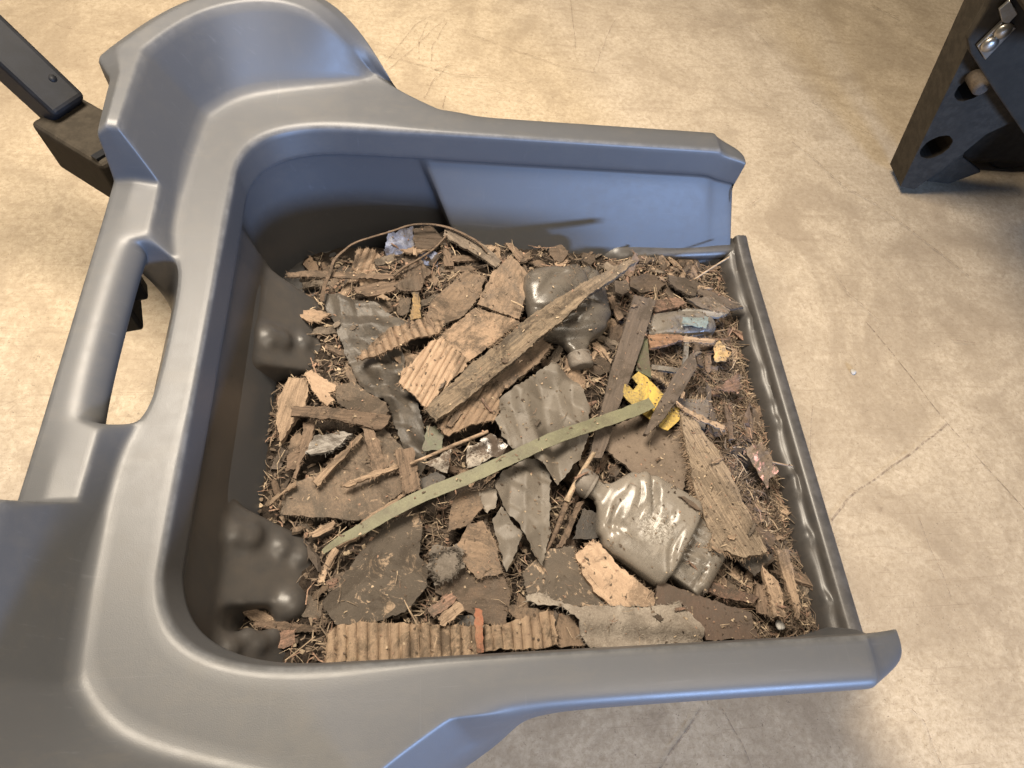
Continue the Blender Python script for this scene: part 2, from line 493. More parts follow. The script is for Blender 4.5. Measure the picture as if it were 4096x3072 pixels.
def ribbon_mesh(name, pts, ws, th, rnd=False, seed=0):
    """strap, strip or stick along a 3D polyline"""
    P = [Vector(p) for p in pts]
    fine = []; fw = []
    for i in range(len(P) - 1):
        p0 = P[max(0, i - 1)]; p1 = P[i]; p2 = P[i + 1]; p3 = P[min(len(P) - 1, i + 2)]
        k = max(2, int((p2 - p1).length / .006))
        for q in range(k):
            t = q / k
            c = .5 * ((2 * p1) + (p2 - p0) * t + (2 * p0 - 5 * p1 + 4 * p2 - p3) * t * t + (3 * p1 - p0 - 3 * p2 + p3) * t ** 3)
            fine.append(c); fw.append(ws[i] * (1 - t) + ws[i + 1] * t)
    fine.append(P[-1]); fw.append(ws[-1])
    bm = bmesh.new()
    rings = []
    m = 8 if rnd else 4
    for i, c in enumerate(fine):
        d = (fine[min(i + 1, len(fine) - 1)] - fine[max(i - 1, 0)]).normalized()
        side = d.cross(Vector((0, 0, 1))).normalized()
        up = side.cross(d).normalized()
        w = fw[i] * (1 + .12 * noise.noise(Vector((i * .6, seed, 0))))
        ring = []
        if rnd:
            for k in range(m):
                a = 2 * math.pi * k / m
                ring.append(bm.verts.new(c + side * math.cos(a) * w / 2 + up * math.sin(a) * min(w, th * 1.6) / 2))
        else:
            for sx, sz in ((-1, -1), (1, -1), (1, 1), (-1, 1)):
                ring.append(bm.verts.new(c + side * sx * w / 2 + up * sz * th / 2))
        rings.append(ring)
    for a, b in zip(rings, rings[1:]):
        for k in range(m):
            bm.faces.new((a[k], a[(k + 1) % m], b[(k + 1) % m], b[k]))
    bm.faces.new(rings[0][::-1]); bm.faces.new(rings[-1])
    me = bpy.data.meshes.new(name)
    bmesh.ops.recalc_face_normals(bm, faces=bm.faces)
    for e in bm.edges:
        if len(e.link_faces) == 2 and e.calc_face_angle(0) > math.radians(50):
            e.smooth = False
    bm.to_mesh(me); bm.free()
    return me

def box_bm(bm, c, d, rot=None):
    r = bmesh.ops.create_cube(bm, size=1)
    M = Matrix.Translation(Vector(c)) @ (rot.to_4x4() if rot else Matrix()) @ Matrix.Diagonal((*d, 1))
    bmesh.ops.transform(bm, matrix=M, verts=r['verts'])
    return r['verts']

def bevel_obj(o, w, seg=2):
    md = o.modifiers.new('bevel', 'BEVEL')
    md.width = w
    md.segments = seg
    md.limit_method = 'ANGLE'
    md.angle_limit = math.radians(35)
    return o

# ------------------------------------------------------------------ floor
YC = 0.345            # the hopper is symmetric about this line
bm = bmesh.new()
bmesh.ops.create_grid(bm, x_segments=8, y_segments=8, size=4.0)
floor = tag(link('floor', bm, 'concrete'), kind='structure')
floor.location = (0.3, 0.8, 0)
for i, (pts, w) in enumerate([([(0.7269, 0.5491), (0.7657, 0.4543), (0.7979, 0.3662), (0.8328, 0.2948), (0.8719, 0.2171)], 0.004), ([(0.7979, 0.3662), (0.7115, 0.3144), (0.6385, 0.2766), (0.5949, 0.2536), (0.5601, 0.2217)], 0.006), ([(0.3284, 0.0072), (0.2949, -0.0212), (0.2592, -0.0544)], 0.005), ([(0.3535, 0.0056), (0.3681, -0.0283), (0.3724, -0.0558)], 0.003), ([(-0.0602, 1.0982), (-0.0274, 1.17), (0.003, 1.2311), (0.0302, 1.2572)], 0.003), ([(-0.0515, 1.0862), (-0.0098, 1.1447), (0.0254, 1.2053), (0.0529, 1.2456)], 0.003), ([(-0.0694, 1.1236), (-0.018, 1.1099), (0.0291, 1.0957), (0.0719, 1.081)], 0.004), ([(0.0033, 1.1192), (0.0032, 1.174), (0.021, 1.2337)], 0.003), ([(0.0249, 1.1085), (0.0296, 1.1635), (0.0574, 1.2388)], 0.003), ([(0.0119, 1.0108), (0.0331, 1.07), (0.0639, 1.1132), (0.0162, 1.0811)], 0.004), ([(0.0448, 0.9897), (0.0511, 1.0211)], 0.004), ([(0.0976, 1.2079), (0.1871, 1.1697), (0.2759, 1.1318), (0.3487, 1.1196)], 0.003), ([(0.3393, 1.1185), (0.3678, 1.1927), (0.3982, 1.2716), (0.4118, 1.2968)], 0.003), ([(0.3185, 1.3547), (0.316, 1.2601), (0.3125, 1.1857)], 0.003), ([(0.0716, 1.0679), (0.1526, 1.0446), (0.2113, 1.0126)], 0.0025), ([(0.5022, 1.35), (0.5932, 1.3307), (0.6838, 1.308), (0.7427, 1.3276)], 0.0025), ([(0.7138, 0.9589), (0.7479, 0.9122), (0.7848, 0.8494), (0.8436, 0.8015), (0.8996, 0.7277), (0.958, 0.647)], 0.004), ([(0.6398, 1.1249), (0.6767, 1.0733), (0.7081, 1.0427)], 0.003), ([(0.7907, 1.0851), (0.8301, 1.0479), (0.8688, 1.0113), (0.9012, 0.9879)], 0.004), ([(1.0518, 1.4407), (1.1071, 1.396)], 0.008), ([(0.0762, 1.0814), (0.1372, 1.0818), (0.1802, 1.067), (0.2261, 1.0853)], 0.0025), ([(0.725, 1.3009), (0.7434, 1.2482)], 0.003), ([(0.6898, 0.2217), (0.6885, 0.1831), (0.6953, 0.1159)], 0.0025), ([(0.5862, -0.0084), (0.5985, -0.024), (0.6032, -0.072)], 0.003), ([(0.5813, 0.3933), (0.5533, 0.3126)], 0.002), ([(0.6976, 0.6372), (0.7106, 0.5994), (0.7505, 0.5452)], 0.0025), ([(0.8638, 0.5117), (0.905, 0.508)], 0.004), ([(0.6081, 0.8092), (0.5859, 0.7913)], 0.004)]):
    bm = bmesh.new()
    prev = None
    n = len(pts)
    # smooth polyline, uneven width
    dense = []
    for k in range(n - 1):
        a, b = Vector((*pts[k], 0)), Vector((*pts[k + 1], 0))
        m = max(2, int((b - a).length / .012))
        dense += [a.lerp(b, q / m) for q in range(m)]
    dense.append(Vector((*pts[-1], 0)))
    for k, c in enumerate(dense):
        d = (dense[min(k + 1, len(dense) - 1)] - dense[max(k - 1, 0)]).normalized()
        s = Vector((-d.y, d.x, 0))
        c = c + s * noise.noise(c * 30) * .003
        ww = w * .7 * (.55 + .6 * abs(noise.noise(c * 55 + Vector((i, 0, 0)))))
        cur = (bm.verts.new(c + s * ww / 2), bm.verts.new(c - s * ww / 2))
        if prev:
            bm.faces.new((prev[0], prev[1], cur[1], cur[0]))
        prev = cur
    o = link('scuff_mark', bm, 'scuff', floor)
    o.location = (-.3, -.8, .0012 + .0002 * i)

# ------------------------------------------------------------------ hopper
hopper = tag(empty('debris_hopper', (0.1, YC, 0)), 'open grey moulded plastic sweeper hopper full of rubbish on the floor', 'debris hopper')
LOOPS = 'a b c d e f f2 g h h2 i2 i k'.split()

def S(**kw):
    return [kw[l] for l in LOOPS]

def straight(X, ztop=.25, yin=.291, yout=.333, Xa=None):
    Xa = X if Xa is None else Xa
    dz = ztop - .25
    return S(a=(Xa, .222, .04), b=(X, .291, .209 + dz), c=(X, .2875, .213 + dz), d=(X, yin + .002, .25 + dz), e=(X, yout - .012, .2505 + dz),
             f=(X, yout - .003, .247 + dz), f2=(X, yout + .001, .240 + dz), g=(X, yout + .002, .226 + dz), h=(X, yout - .002, .214 + dz),
             h2=(X, yout - .012, .211 + dz), i2=(X, yout - .025, .209 + dz), i=(X, yout - .034, .19 + dz), k=(Xa, .255, .0))

FAR = []
FAR.append(straight(.427, .236, .286, .312, .476))
FAR.append(straight(.421, .239, .287, .318, .470))
FAR.append(straight(.393, .244, .290, .331, .442))
FAR.append(straight(.386, .250, .291, .333, .430))
FAR.append(straight(.34))
FAR.append(straight(.20))
t = straight(.098); t[0] = (.105, .222, .04); t[1] = (.04, .291, .209); FAR.append(t)
# foot of the shoulder: the outer skirt steps out here
FAR.append(S(a=(.084, .224, .04), b=(.010, .291, .209), c=(.060, .2875, .213), d=(.062, .293, .25), e=(.070, .322, .2505), f=(.074, .334, .246), f2=(.078, .340, .232),
             g=(.080, .344, .215), h=(.081, .348, .195), h2=(.082, .352, .16), i2=(.082, .354, .10), i=(.082, .356, .05), k=(.082, .357, .0)))
FAR.append(S(a=(.066, .286, .04), b=(.000, .294, .209), c=(.020, .2875, .213), d=(.022, .293, .25), e=(.024, .326, .2505), f=(.027, .335, .2495), f2=(.040, .348, .222),
             g=(.050, .354, .200), h=(.055, .362, .18), h2=(.058, .366, .14), i2=(.058, .368, .09), i=(.058, .37, .04), k=(.058, .37, .0)))
FAR.append(S(a=(.0, .292, .01), b=(-.03, .295, .209), c=(-.022, .2875, .213), d=(-.022, .293, .25), e=(-.024, .350, .2505), f=(-.020, .362, .2495), f2=(-.008, .372, .222),
             g=(.006, .380, .200), h=(.010, .388, .18), h2=(.010, .392, .14), i2=(.010, .394, .09), i=(.010, .395, .04), k=(.010, .395, .0)))
FAR.append(S(a=(-.062, .290, .01), b=(-.068, .295, .209), c=(-.062, .2875, .213), d=(-.062, .293, .25), e=(-.058, .378, .251), f=(-.056, .388, .254), f2=(-.048, .386, .256),
             g=(-.034, .380, .256), h=(-.028, .384, .20), h2=(-.028, .388, .15), i2=(-.028, .39, .09), i=(-.028, .39, .04), k=(-.028, .39, .0)))
FAR.append(S(a=(-.105, .284, .01), b=(-.112, .294, .209), c=(-.108, .287, .213), d=(-.110, .293, .25), e=(-.112, .364, .251), f=(-.104, .393, .318), f2=(-.094, .408, .321),
             g=(-.080, .422, .313), h=(-.076, .43, .20), h2=(-.076, .43, .15), i2=(-.076, .43, .09), i=(-.076, .43, .04), k=(-.076, .43, .0)))
FAR.append(S(a=(-.148, .268, .01), b=(-.158, .281, .209), c=(-.151, .275, .213), d=(-.154, .283, .25), e=(-.172, .347, .251), f=(-.160, .406, .330), f2=(-.157, .432, .332),
             g=(-.155, .456, .322), h=(-.155, .46, .20), h2=(-.155, .46, .15), i2=(-.155, .46, .09), i=(-.155, .46, .04), k=(-.155, .46, .0)))
FAR.append(S(a=(-.176, .242, .01), b=(-.189, .255, .209), c=(-.180, .252, .213), d=(-.185, .260, .25), e=(-.215, .330, .251), f=(-.238, .372, .330), f2=(-.252, .388, .332),
             g=(-.266, .402, .322), h=(-.266, .405, .20), h2=(-.26, .44, .17), i2=(-.24, .36, .16), i=(-.235, .35, .14), k=(-.24, .36, .0)))
FAR.append(S(a=(-.186, .21, .01), b=(-.202, .215, .209), c=(-.191, .216, .213), d=(-.196, .225, .25), e=(-.240, .298, .251), f=(-.278, .297, .330), f2=(-.303, .294, .332),
             g=(-.325, .287, .322), h=(-.325, .285, .215), h2=(-.31, .31, .19), i2=(-.27, .30, .18), i=(-.25, .29, .14), k=(-.255, .29, .0)))
FAR.append(S(a=(-.186, .20, .01), b=(-.202, .206, .209), c=(-.191, .206, .213), d=(-.196, .210, .25), e=(-.243, .272, .251), f=(-.280, .258, .329), f2=(-.293, .258, .331),
             g=(-.306, .258, .322), h=(-.306, .256, .215), h2=(-.305, .28, .19), i2=(-.27, .27, .18), i=(-.25, .26, .14), k=(-.256, .26, .0)))
FAR.append(S(a=(-.182, .19, .01), b=(-.202, .192, .209), c=(-.191, .19, .213), d=(-.196, .192, .25), e=(-.247, .226, .251), f=(-.281, .184, .328), f2=(-.291, .183, .330),
             g=(-.302, .181, .321), h=(-.304, .18, .215), h2=(-.30, .20, .19), i2=(-.27, .20, .18), i=(-.252, .20, .14), k=(-.258, .20, .0)))
FAR.append(S(a=(-.150, .164, .04), b=(-.198, .178, .209), c=(-.191, .17, .213), d=(-.196, .172, .25), e=(-.248, .186, .251), f=(-.270, .177, .302), f2=(-.287, .177, .304),
             g=(-.302, .176, .298), h=(-.304, .176, .215), h2=(-.30, .19, .19), i2=(-.27, .19, .18), i=(-.252, .19, .14), k=(-.258, .19, .0)))
FAR.append(S(a=(-.150, .160, .04), b=(-.197, .160, .209), c=(-.191, .155, .213), d=(-.196, .157, .25), e=(-.248, .168, .251), f=(-.258, .168, .272), f2=(-.282, .170, .274),
             g=(-.303, .170, .271), h=(-.305, .17, .235), h2=(-.30, .17, .22), i2=(-.27, .17, .21), i=(-.252, .17, .15), k=(-.26, .17, .0)))
FAR.append(S(a=(-.148, .125, .04), b=(-.197, .125, .209), c=(-.191, .12, .213), d=(-.196, .122, .25), e=(-.247, .118, .251), f=(-.257, .120, .271), f2=(-.284, .122, .272),
             g=(-.303, .122, .270), h=(-.305, .12, .235), h2=(-.298, .12, .222), i2=(-.268, .12, .215), i=(-.262, .12, .15), k=(-.275, .12, .0)))
FAR.append(S(a=(-.148, .098, .04), b=(-.197, .098, .209), c=(-.191, .098, .213), d=(-.196, .098, .25), e=(-.238, .090, .2505), f=(-.258, .100, .270), f2=(-.281, .094, .271),
             g=(-.303, .096, .270), h=(-.305, .096, .235), h2=(-.297, .096, .222), i2=(-.284, .098, .20), i=(-.272, .094, .14), k=(-.285, .096, .0)))
FAR.append(S(a=(-.148, .07, .04), b=(-.197, .07, .209), c=(-.191, .07, .213), d=(-.196, .07, .25), e=(-.229, .07, .2505), f=(-.258, .07, .270), f2=(-.284, .07, .271),
             g=(-.303, .07, .270), h=(-.305, .07, .235), h2=(-.296, .07, .222), i2=(-.27, .07, .215), i=(-.277, .07, .14), k=(-.288, .07, .0)))
MID = S(a=(-.148, .0, .04), b=(-.197, .0, .209), c=(-.191, .0, .213), d=(-.196, .0, .25), e=(-.228, .0, .2505), f=(-.258, .0, .270), f2=(-.285, .0, .271),
        g=(-.303, .0, .270), h=(-.305, .0, .235), h2=(-.295, .0, .222), i2=(-.27, .0, .215), i=(-.278, .0, .14), k=(-.288, .0, .0))
NEAR = []
for n, s in enumerate(FAR):
    s = list(s)
    if n < 18:                              # the near wall stands upright, the far one leans in
        bx, by, _ = s[1]
        s[0] = (max(bx, s[0][0]) if n < 4 else bx, by - .002, .04)
    NEAR.append([(x, -y, z) for x, y, z in s])
ST = FAR + [MID] + NEAR[::-1]
jm = len(FAR)
slot = range(jm - 2, jm + 2)            # station gaps that the hand slot opens
bm = bmesh.new()
V = [[bm.verts.new((x, y + YC, z)) for x, y, z in s] for s in ST]
cr = bm.edges.layers.float.new('crease_edge')
ix = {l: n for n, l in enumerate(LOOPS)}
for j in range(len(ST) - 1):
    for q in range(len(LOOPS) - 1):
        l0 = LOOPS[q]
        if j in slot and l0 in ('e', 'f', 'h2', 'i2'):
            continue
        bm.faces.new((V[j][q], V[j + 1][q], V[j + 1][q + 1], V[j][q + 1]))
# walls of the hand slot: from the top opening to the bottom opening
s0, s1 = jm - 2, jm + 2
top = [V[j][ix['e']] for j in range(s0, s1 + 1)] + [V[s1][ix['f']]] + [V[j][ix['f2']] for j in range(s1, s0 - 1, -1)] + [V[s0][ix['f']]]
bot = [V[j][ix['i']] for j in range(s0, s1 + 1)] + [V[s1][ix['i2']]] + [V[j][ix['h2']] for j in range(s1, s0 - 1, -1)] + [V[s0][ix['i2']]]
nR = s1 - s0 + 1
mid1, mid2 = [], []
for n, (tv, bv) in enumerate(zip(top, bot)):
    a, b = tv.co, bv.co
    if n < nR:                      # rim side, leans outward going down
        m1 = a.lerp(b, .12); m1.x = a.x - .001
        m2 = a.lerp(b, .5)
    elif nR < n < len(top) - 1:     # grip bar, rolled edge
        m1 = Vector((a.x + .015, a.y, a.z - .006))
        m2 = Vector((a.x + .024, a.y, a.z - .026))
    else:
        m1 = a.lerp(b, .2); m2 = a.lerp(b, .6)
        sgn = -1 if a.y > YC else 1
        m1.y += sgn * .004; m2.y += sgn * .006
    mid1.append(bm.verts.new(m1)); mid2.append(bm.verts.new(m2))
n = len(top)
for r0, r1 in ((top, mid1), (mid1, mid2), (mid2, bot)):
    for q in range(n):
        bm.faces.new((r0[q], r0[(q + 1) % n], r1[(q + 1) % n], r1[q]))
for q in range(n):
    e = bm.edges.get((top[q], top[(q + 1) % n]))
    if e:
        e[cr] = .7 if q < nR - 1 else .3
# ends of the two arms
for s in (V[0], V[-1]):
    a, b, c, d, e, f, f2, g, h, h2, i2, i, k = s
    for fc in ((a, b, i, k), (b, c, i2, i), (c, d, h2, i2), (d, e, h, h2), (e, f, g, h), (f, f2, g)):
        bm.faces.new(fc)
def crease(l, val, rng=None):
    for j in (rng or range(len(ST) - 1)):
        e = bm.edges.get((V[j][ix[l]], V[j + 1][ix[l]]))
        if e:
            e[cr] = val
crease('b', .9); crease('c', .8); crease('d', .8); crease('k', 1)
n5 = 7
blk = list(range(10, jm - 1)) + list(range(jm + 1, len(ST) - 11))
crease('e', .86, blk); crease('f', .88, blk); crease('f2', .6, blk); crease('g', .93, blk)
crease('h', .7, blk)
sl_ = range(jm - 3, jm + 3)
crease('g', .93, sl_); crease('h', .7, sl_); crease('f2', .25, sl_)
flr = [7, 8, 9] + [len(ST) - 9, len(ST) - 10, len(ST) - 11]
crease('f', .97, flr)
for j in (8, len(ST) - 9):
    for q in range(4, 7):
        e = bm.edges.get((V[j][q], V[j][q + 1]))
        if e:
            e[cr] = .9
for s in (V[0], V[-1]):
    for q in range(len(LOOPS) - 1):
        e = bm.edges.get((s[q], s[q + 1]))
        if e:
            e[cr] = .6
for j in (3, len(ST) - 4):
    for q in range(3, 8):
        e = bm.edges.get((V[j][q], V[j][q + 1]))
        if e:
            e[cr] = .5
for j in (7, 8, len(ST) - 8, len(ST) - 9):
    e = bm.edges.get((V[j][0], V[j][1]))
    e[cr] = .8
for j in (10, 14, 15, 16, 18, len(ST) - 11, len(ST) - 15, len(ST) - 16, len(ST) - 17, len(ST) - 19):
    for q in range(4, 8):
        e = bm.edges.get((V[j][q], V[j][q + 1]))
        if e:
            e[cr] = .8
body = link('shell', bm, 'hopper_plastic', None)
body.parent = hopper
body.matrix_parent_inverse = Matrix.Translation(-Vector(hopper.location))
sd = body.modifiers.new('subdivision', 'SUBSURF')
sd.levels = sd.render_levels = 3

def hchild(o):
    o.parent = hopper
    o.matrix_parent_inverse = Matrix.Translation(-Vector(hopper.location))
    return o

# back wall inside with its moulded lumps
bm = bmesh.new()
v = box_bm(bm, (0, 0, 0), (1, 1, 1))
for vv in v:
    x, y, z = vv.co
    zz = .03 if z < 0 else .208
    vv.co = ((-.153 if z < 0 else -.1935) + (0 if x > 0 else -.022), YC + (.176 if y > 0 else -.296), zz)
def wedge(y0, y1, ytip0, ytip1, xt, zt, zw):
    """moulded apron: slopes from the back wall down into the tray"""
    xw = -.153 - .0405 * (zw - .03) / .178 - .004
    pr = [((xw, zw), (y0, y1)), ((xt, zt), (ytip0, ytip1)), ((xt + .006, .03), (ytip0, ytip1)), ((xw, .03), (y0, y1))]
    lo = [bm.verts.new((x, YC + yy[0], z)) for (x, z), yy in pr]
    hi = [bm.verts.new((x, YC + yy[1], z)) for (x, z), yy in pr]
    bm.faces.new(lo[::-1]); bm.faces.new(hi)
    for k in range(4):
        bm.faces.new((lo[k], lo[(k + 1) % 4], hi[(k + 1) % 4], hi[k]))
for w in [(0.03, 0.17, 0.055, 0.145, -0.1, 0.078, 0.15), (-0.228, -0.125, -0.218, -0.16, -0.092, 0.078, 0.15), (-0.296, -0.246, -0.29, -0.256, -0.115, 0.085, 0.15)]:
    wedge(*w)
def ell(c, r):
    q = bmesh.ops.create_icosphere(bm, subdivisions=3, radius=1)
    bmesh.ops.transform(bm, matrix=Matrix.Translation(c) @ Matrix.Diagonal((*r, 1)), verts=q['verts'])
for c, r in [((-0.1714, 0.4175, 0.1279), (0.0187, 0.0187, 0.0187)), ((-0.1608, 0.4188, 0.1195), (0.0176, 0.0176, 0.0176)), ((-0.1362, 0.4298, 0.1005), (0.0143, 0.0143, 0.0143)), ((-0.119, 0.4311, 0.0858), (0.0143, 0.0143, 0.0143)), ((-0.1164, 0.4703, 0.0836), (0.0143, 0.0143, 0.0143)), ((-0.1052, 0.4239, 0.0733), (0.015400000000000002, 0.015400000000000002, 0.015400000000000002)), ((-0.1785, 0.1872, 0.1349), (0.0187, 0.0187, 0.0187)), ((-0.1673, 0.187, 0.1262), (0.0187, 0.0187, 0.0187)), ((-0.1372, 0.1794, 0.1051), (0.0143, 0.0143, 0.0143)), ((-0.121, 0.1745, 0.0913), (0.0165, 0.0165, 0.0165)), ((-0.1252, 0.1254, 0.0927), (0.0198, 0.0198, 0.0198)), ((-0.1018, 0.1667, 0.0769), (0.015400000000000002, 0.015400000000000002, 0.015400000000000002)), ((-0.0971, 0.1329, 0.0739), (0.0143, 0.0143, 0.0143)), ((-0.1365, 0.0943, 0.0984), (0.011000000000000001, 0.011000000000000001, 0.011000000000000001)), ((-0.1493, 0.0872, 0.109), (0.013200000000000002, 0.013200000000000002, 0.013200000000000002)), ((-0.1689, 0.0813, 0.1281), (0.0121, 0.0121, 0.0121)), ((-0.1558, 0.0929, 0.1172), (0.0099, 0.0099, 0.0099))]:
    ell(c, r)
for c, d, rz in []:
    box_bm(bm, c, d, Matrix.Rotation(rz, 3, 'Z') @ Matrix.Rotation(.25, 3, 'Y'))
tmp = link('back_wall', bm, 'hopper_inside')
md = tmp.modifiers.new('r', 'REMESH'); md.mode = 'VOXEL'; md.voxel_size = .003
md = tmp.modifiers.new('s', 'SMOOTH'); md.factor = .6; md.iterations = 16
dg = bpy.context.evaluated_depsgraph_get()
me = bpy.data.meshes.new_from_object(tmp.evaluated_get(dg))
old = tmp.data
tmp.modifiers.clear(); tmp.data = me; bpy.data.meshes.remove(old)
me.shade_smooth()
hchild(tmp)

# front lip of the tray
bm = bmesh.new()
prof = [(.479, .012), (.479, .108), (.478, .115), (.474, .1195), (.462, .1195), (.459, .117), (.4575, .111), (.456, .1065), (.453, .1055), (.450, .104), (.447, .099), (.4445, .090), (.443, .075), (.442, .05)]
rows = []
NB = 150
bumps = [(0.45, 0.4762, 0.004), (0.45, 0.396, 0.002), (0.45, 0.3208, 0.005), (0.45, 0.2453, 0.006), (0.45, 0.2309, 0.005), (0.45, 0.175, 0.005), (0.45, 0.1034, 0.006), (0.45, 0.3417, 0.003)]
for q in range(NB + 1):
    y = -.289 + .555 * q / NB
    row = []
    # towards the far wall the tray edge sweeps up
    up = max(0, (y - .205) / .06) ** 2
    for x, z in prof:
        wob = noise.noise(Vector((y * 26, x * 40, 3))) * .0016
        dz = 0
        if x < .457 and z > .06:
            for bx, by, ba in bumps:
                dz += ba * math.exp(-((x - bx) ** 2 + (y + YC - by) ** 2) / (2 * .0062 ** 2))
            wob *= 2.2
        xx = x + wob * (x < .457)
        row.append(bm.verts.new((xx, y + YC, z + dz + up * (.010 if x < .457 else .004))))
    rows.append(row)
for a, b in zip(rows, rows[1:]):
    for k in range(len(prof) - 1):
        bm.faces.new((a[k], a[k + 1], b[k + 1], b[k]))
bm.faces.new(rows[0]); bm.faces.new(rows[-1][::-1])
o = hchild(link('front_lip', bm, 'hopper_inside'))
autosmooth(o, 60)

# rounded foot along the far wall
for sg, x0, x1 in ((1, .262, .470),):
    bm = bmesh.new()
    prev = None
    for q in range(41):
        t = q / 40
        x = x0 + (x1 - x0) * t
        rr = .017 * min(1, (t / .10) ** .5 if t < .1 else 1) * (1 - .35 * t) * (1 + .07 * math.sin(t * 9))
        ring = [bm.verts.new((x, YC + sg * (.250 - math.cos(a) * rr * 1.15 + .008 * t), .088 + .016 * t + math.sin(a) * rr)) for a in [k * math.pi * 2 / 14 for k in range(14)]]
        if prev:
            for k in range(14):
                bm.faces.new((prev[k], prev[(k + 1) % 14], ring[(k + 1) % 14], ring[k]))
        else:
            bm.faces.new(ring)
        prev = ring
    bm.faces.new(prev)
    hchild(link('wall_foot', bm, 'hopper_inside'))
# floor pan under the rubbish
bm = bmesh.new()
box_bm(bm, (.12, YC, .03), (.66, .56, .02))
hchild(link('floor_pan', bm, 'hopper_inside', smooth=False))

# latch below the grip
lx, ly, lz = (-0.3141, 0.4381, 0.17)
bm = bmesh.new()
box_bm(bm, (lx, ly, lz), (.022, .05, .05), Matrix.Rotation(.25, 3, 'Z'))
box_bm(bm, (lx + .013, ly + .012, lz + .012), (.018, .022, .03), Matrix.Rotation(.25, 3, 'Z'))
la = hchild(bevel_obj(link('latch', bm, 'black_plastic', smooth=False), .004))
bm = bmesh.new()
bmesh.ops.create_cone(bm, cap_ends=True, segments=20, radius1=.0075, radius2=.0075, depth=.03, matrix=Matrix.Translation((lx - .002, ly - .022, lz + .005)) @ Matrix.Rotation(1.2, 4, 'X'))
pin = bevel_obj(link('latch_pin', bm, 'metal_dull'), .001)
autosmooth(pin)
pin.parent = la
pin.matrix_parent_inverse = la.matrix_parent_inverse.copy() @ Matrix()

# ------------------------------------------------------------------ handle tube in its socket beside the hopper
tube = tag(empty('steel_tube', (-.42, .66, 0)), 'black square steel tube in a dark socket behind the hopper grip', 'tube')
def tchild(o, par):
    o.parent = par
    o.matrix_parent_inverse = Matrix.Translation(-Vector(par.location))
    return o
A, B = Vector((-0.3904, 0.649, 0.235)), Vector((-0.5537, 0.7541, 0.38))
dv = (B - A).normalized()
side = dv.cross(Vector((0, 0, 1))).normalized()
upv = side.cross(dv)
rot = Matrix((dv, side, upv)).transposed()
bm = bmesh.new()
box_bm(bm, (A + B) / 2, ((B - A).length, .043, .043), rot)
tb = tchild(bevel_obj(link('square_tube', bm, 'black_plastic', smooth=False), .006, 3), tube)
bm = bmesh.new()
hp = A + dv * .03 + upv * .0217 - side * -.008
bmesh.ops.create_cone(bm, cap_ends=True, segments=20, radius1=.004, radius2=.004, depth=.001, matrix=Matrix.Translation(hp) @ rot.to_4x4())
o = link('pin_hole', bm, 'black_plastic'); tchild(o, tube)
bm = bmesh.new()
c0, c1 = Vector((-0.4039, 0.6524, 0.205)), Vector((-0.3057, 0.5718, 0.225))
d2 = (c1 - c0); L2 = d2.length; d2.normalize()
s2 = d2.cross(Vector((0, 0, 1))).normalized(); u2 = s2.cross(d2)
r2 = Matrix((d2, s2, u2)).transposed()
box_bm(bm, (c0 + c1) / 2, (L2, .064, .062), r2)
sl = tchild(bevel_obj(link('socket', bm, 'machine_paint', smooth=False), .006, 3), tube)
bm = bmesh.new()
box_bm(bm, c1 - d2 * .012 + u2 * .032 - s2 * -.012, (.010, .034, .004), r2)
o = link('slot_mark', bm, 'black_plastic', smooth=False); tchild(o, tube)

# ------------------------------------------------------------------ machine behind on the floor
MY = 0.8417
machine = tag(empty('floor_machine', (.95, MY, 0)), 'dark grey steel machine frame with round holes standing on the floor', 'machine')
def plate(name, outline, holes, y, thick, mat, bev=.002):
    """upright plate in the xz plane at y, thickness going away (+y)"""
    pts = [Vector(p) for p in outline]
    loops = [list(range(len(pts)))]
    for (cx, cz, r) in holes:
        st = len(pts)
        pts += [Vector((cx + r * math.cos(a), cz + r * math.sin(a))) for a in [k * math.pi * 2 / 24 for k in range(24)]]
        loops.append(list(range(st, st + 24)))
    edges = [(l[k], l[(k + 1) % len(l)]) for l in loops for k in range(len(l))]
    v2, _, f2, _, _, _ = delaunay_2d_cdt(pts, edges, [], 2, 1e-6)
    bm = bmesh.new()
    vs = [bm.verts.new((p.x, y, p.y)) for p in v2]
    for f in f2:
        c = sum((v2[i] for i in f), Vector((0, 0))) / len(f)
        if any((c - Vector((h[0], h[1]))).length < h[2] * .97 for h in holes):
            continue
        bm.faces.new([vs[i] for i in f])
    ex = bmesh.ops.extrude_face_region(bm, geom=bm.faces[:])
    for g in ex['geom']:
        if isinstance(g, bmesh.types.BMVert):
            g.co.y += thick if not isinstance(thick, tuple) else thick[0] + (thick[1] - thick[0]) * min(1, g.co.z / thick[2])
    bmesh.ops.dissolve_limit(bm, angle_limit=.01, verts=bm.verts[:], edges=bm.edges[:])
    o = link(name, bm, mat, smooth=False)
    if bev:
        bevel_obj(o, bev)
    return tchild(o, machine)
plate('upright_plate', [(0.889, 0.0172), (0.9214, 0.0124), (0.9334, 0.0467), (0.949, 0.0914), (0.9598, 0.1431), (1.0184, 0.2039), (0.8365, 0.4184), (0.7636, 0.4112), (0.7937, 0.3189)], [(0.8904, 0.1098, 0.0255), (0.863, 0.2257, 0.0246)], MY, .058, 'machine_paint', 0)
plate('gusset_plate', [(0.7352, 0.3366), (0.7278, 0.3776), (0.711, 0.4227), (0.7921, 0.4306), (1.1293, 0.0973), (0.9555, 0.1949), (0.8437, 0.2623), (0.757, 0.3166)], [], MY - .06, .012, 'machine_paint', .003)
br = plate('hinge_plate', [(0.7518, 0.3314), (0.7585, 0.3668), (0.7849, 0.3615), (0.7799, 0.3137)], [], MY - .066, .005, 'metal_dull', .001)
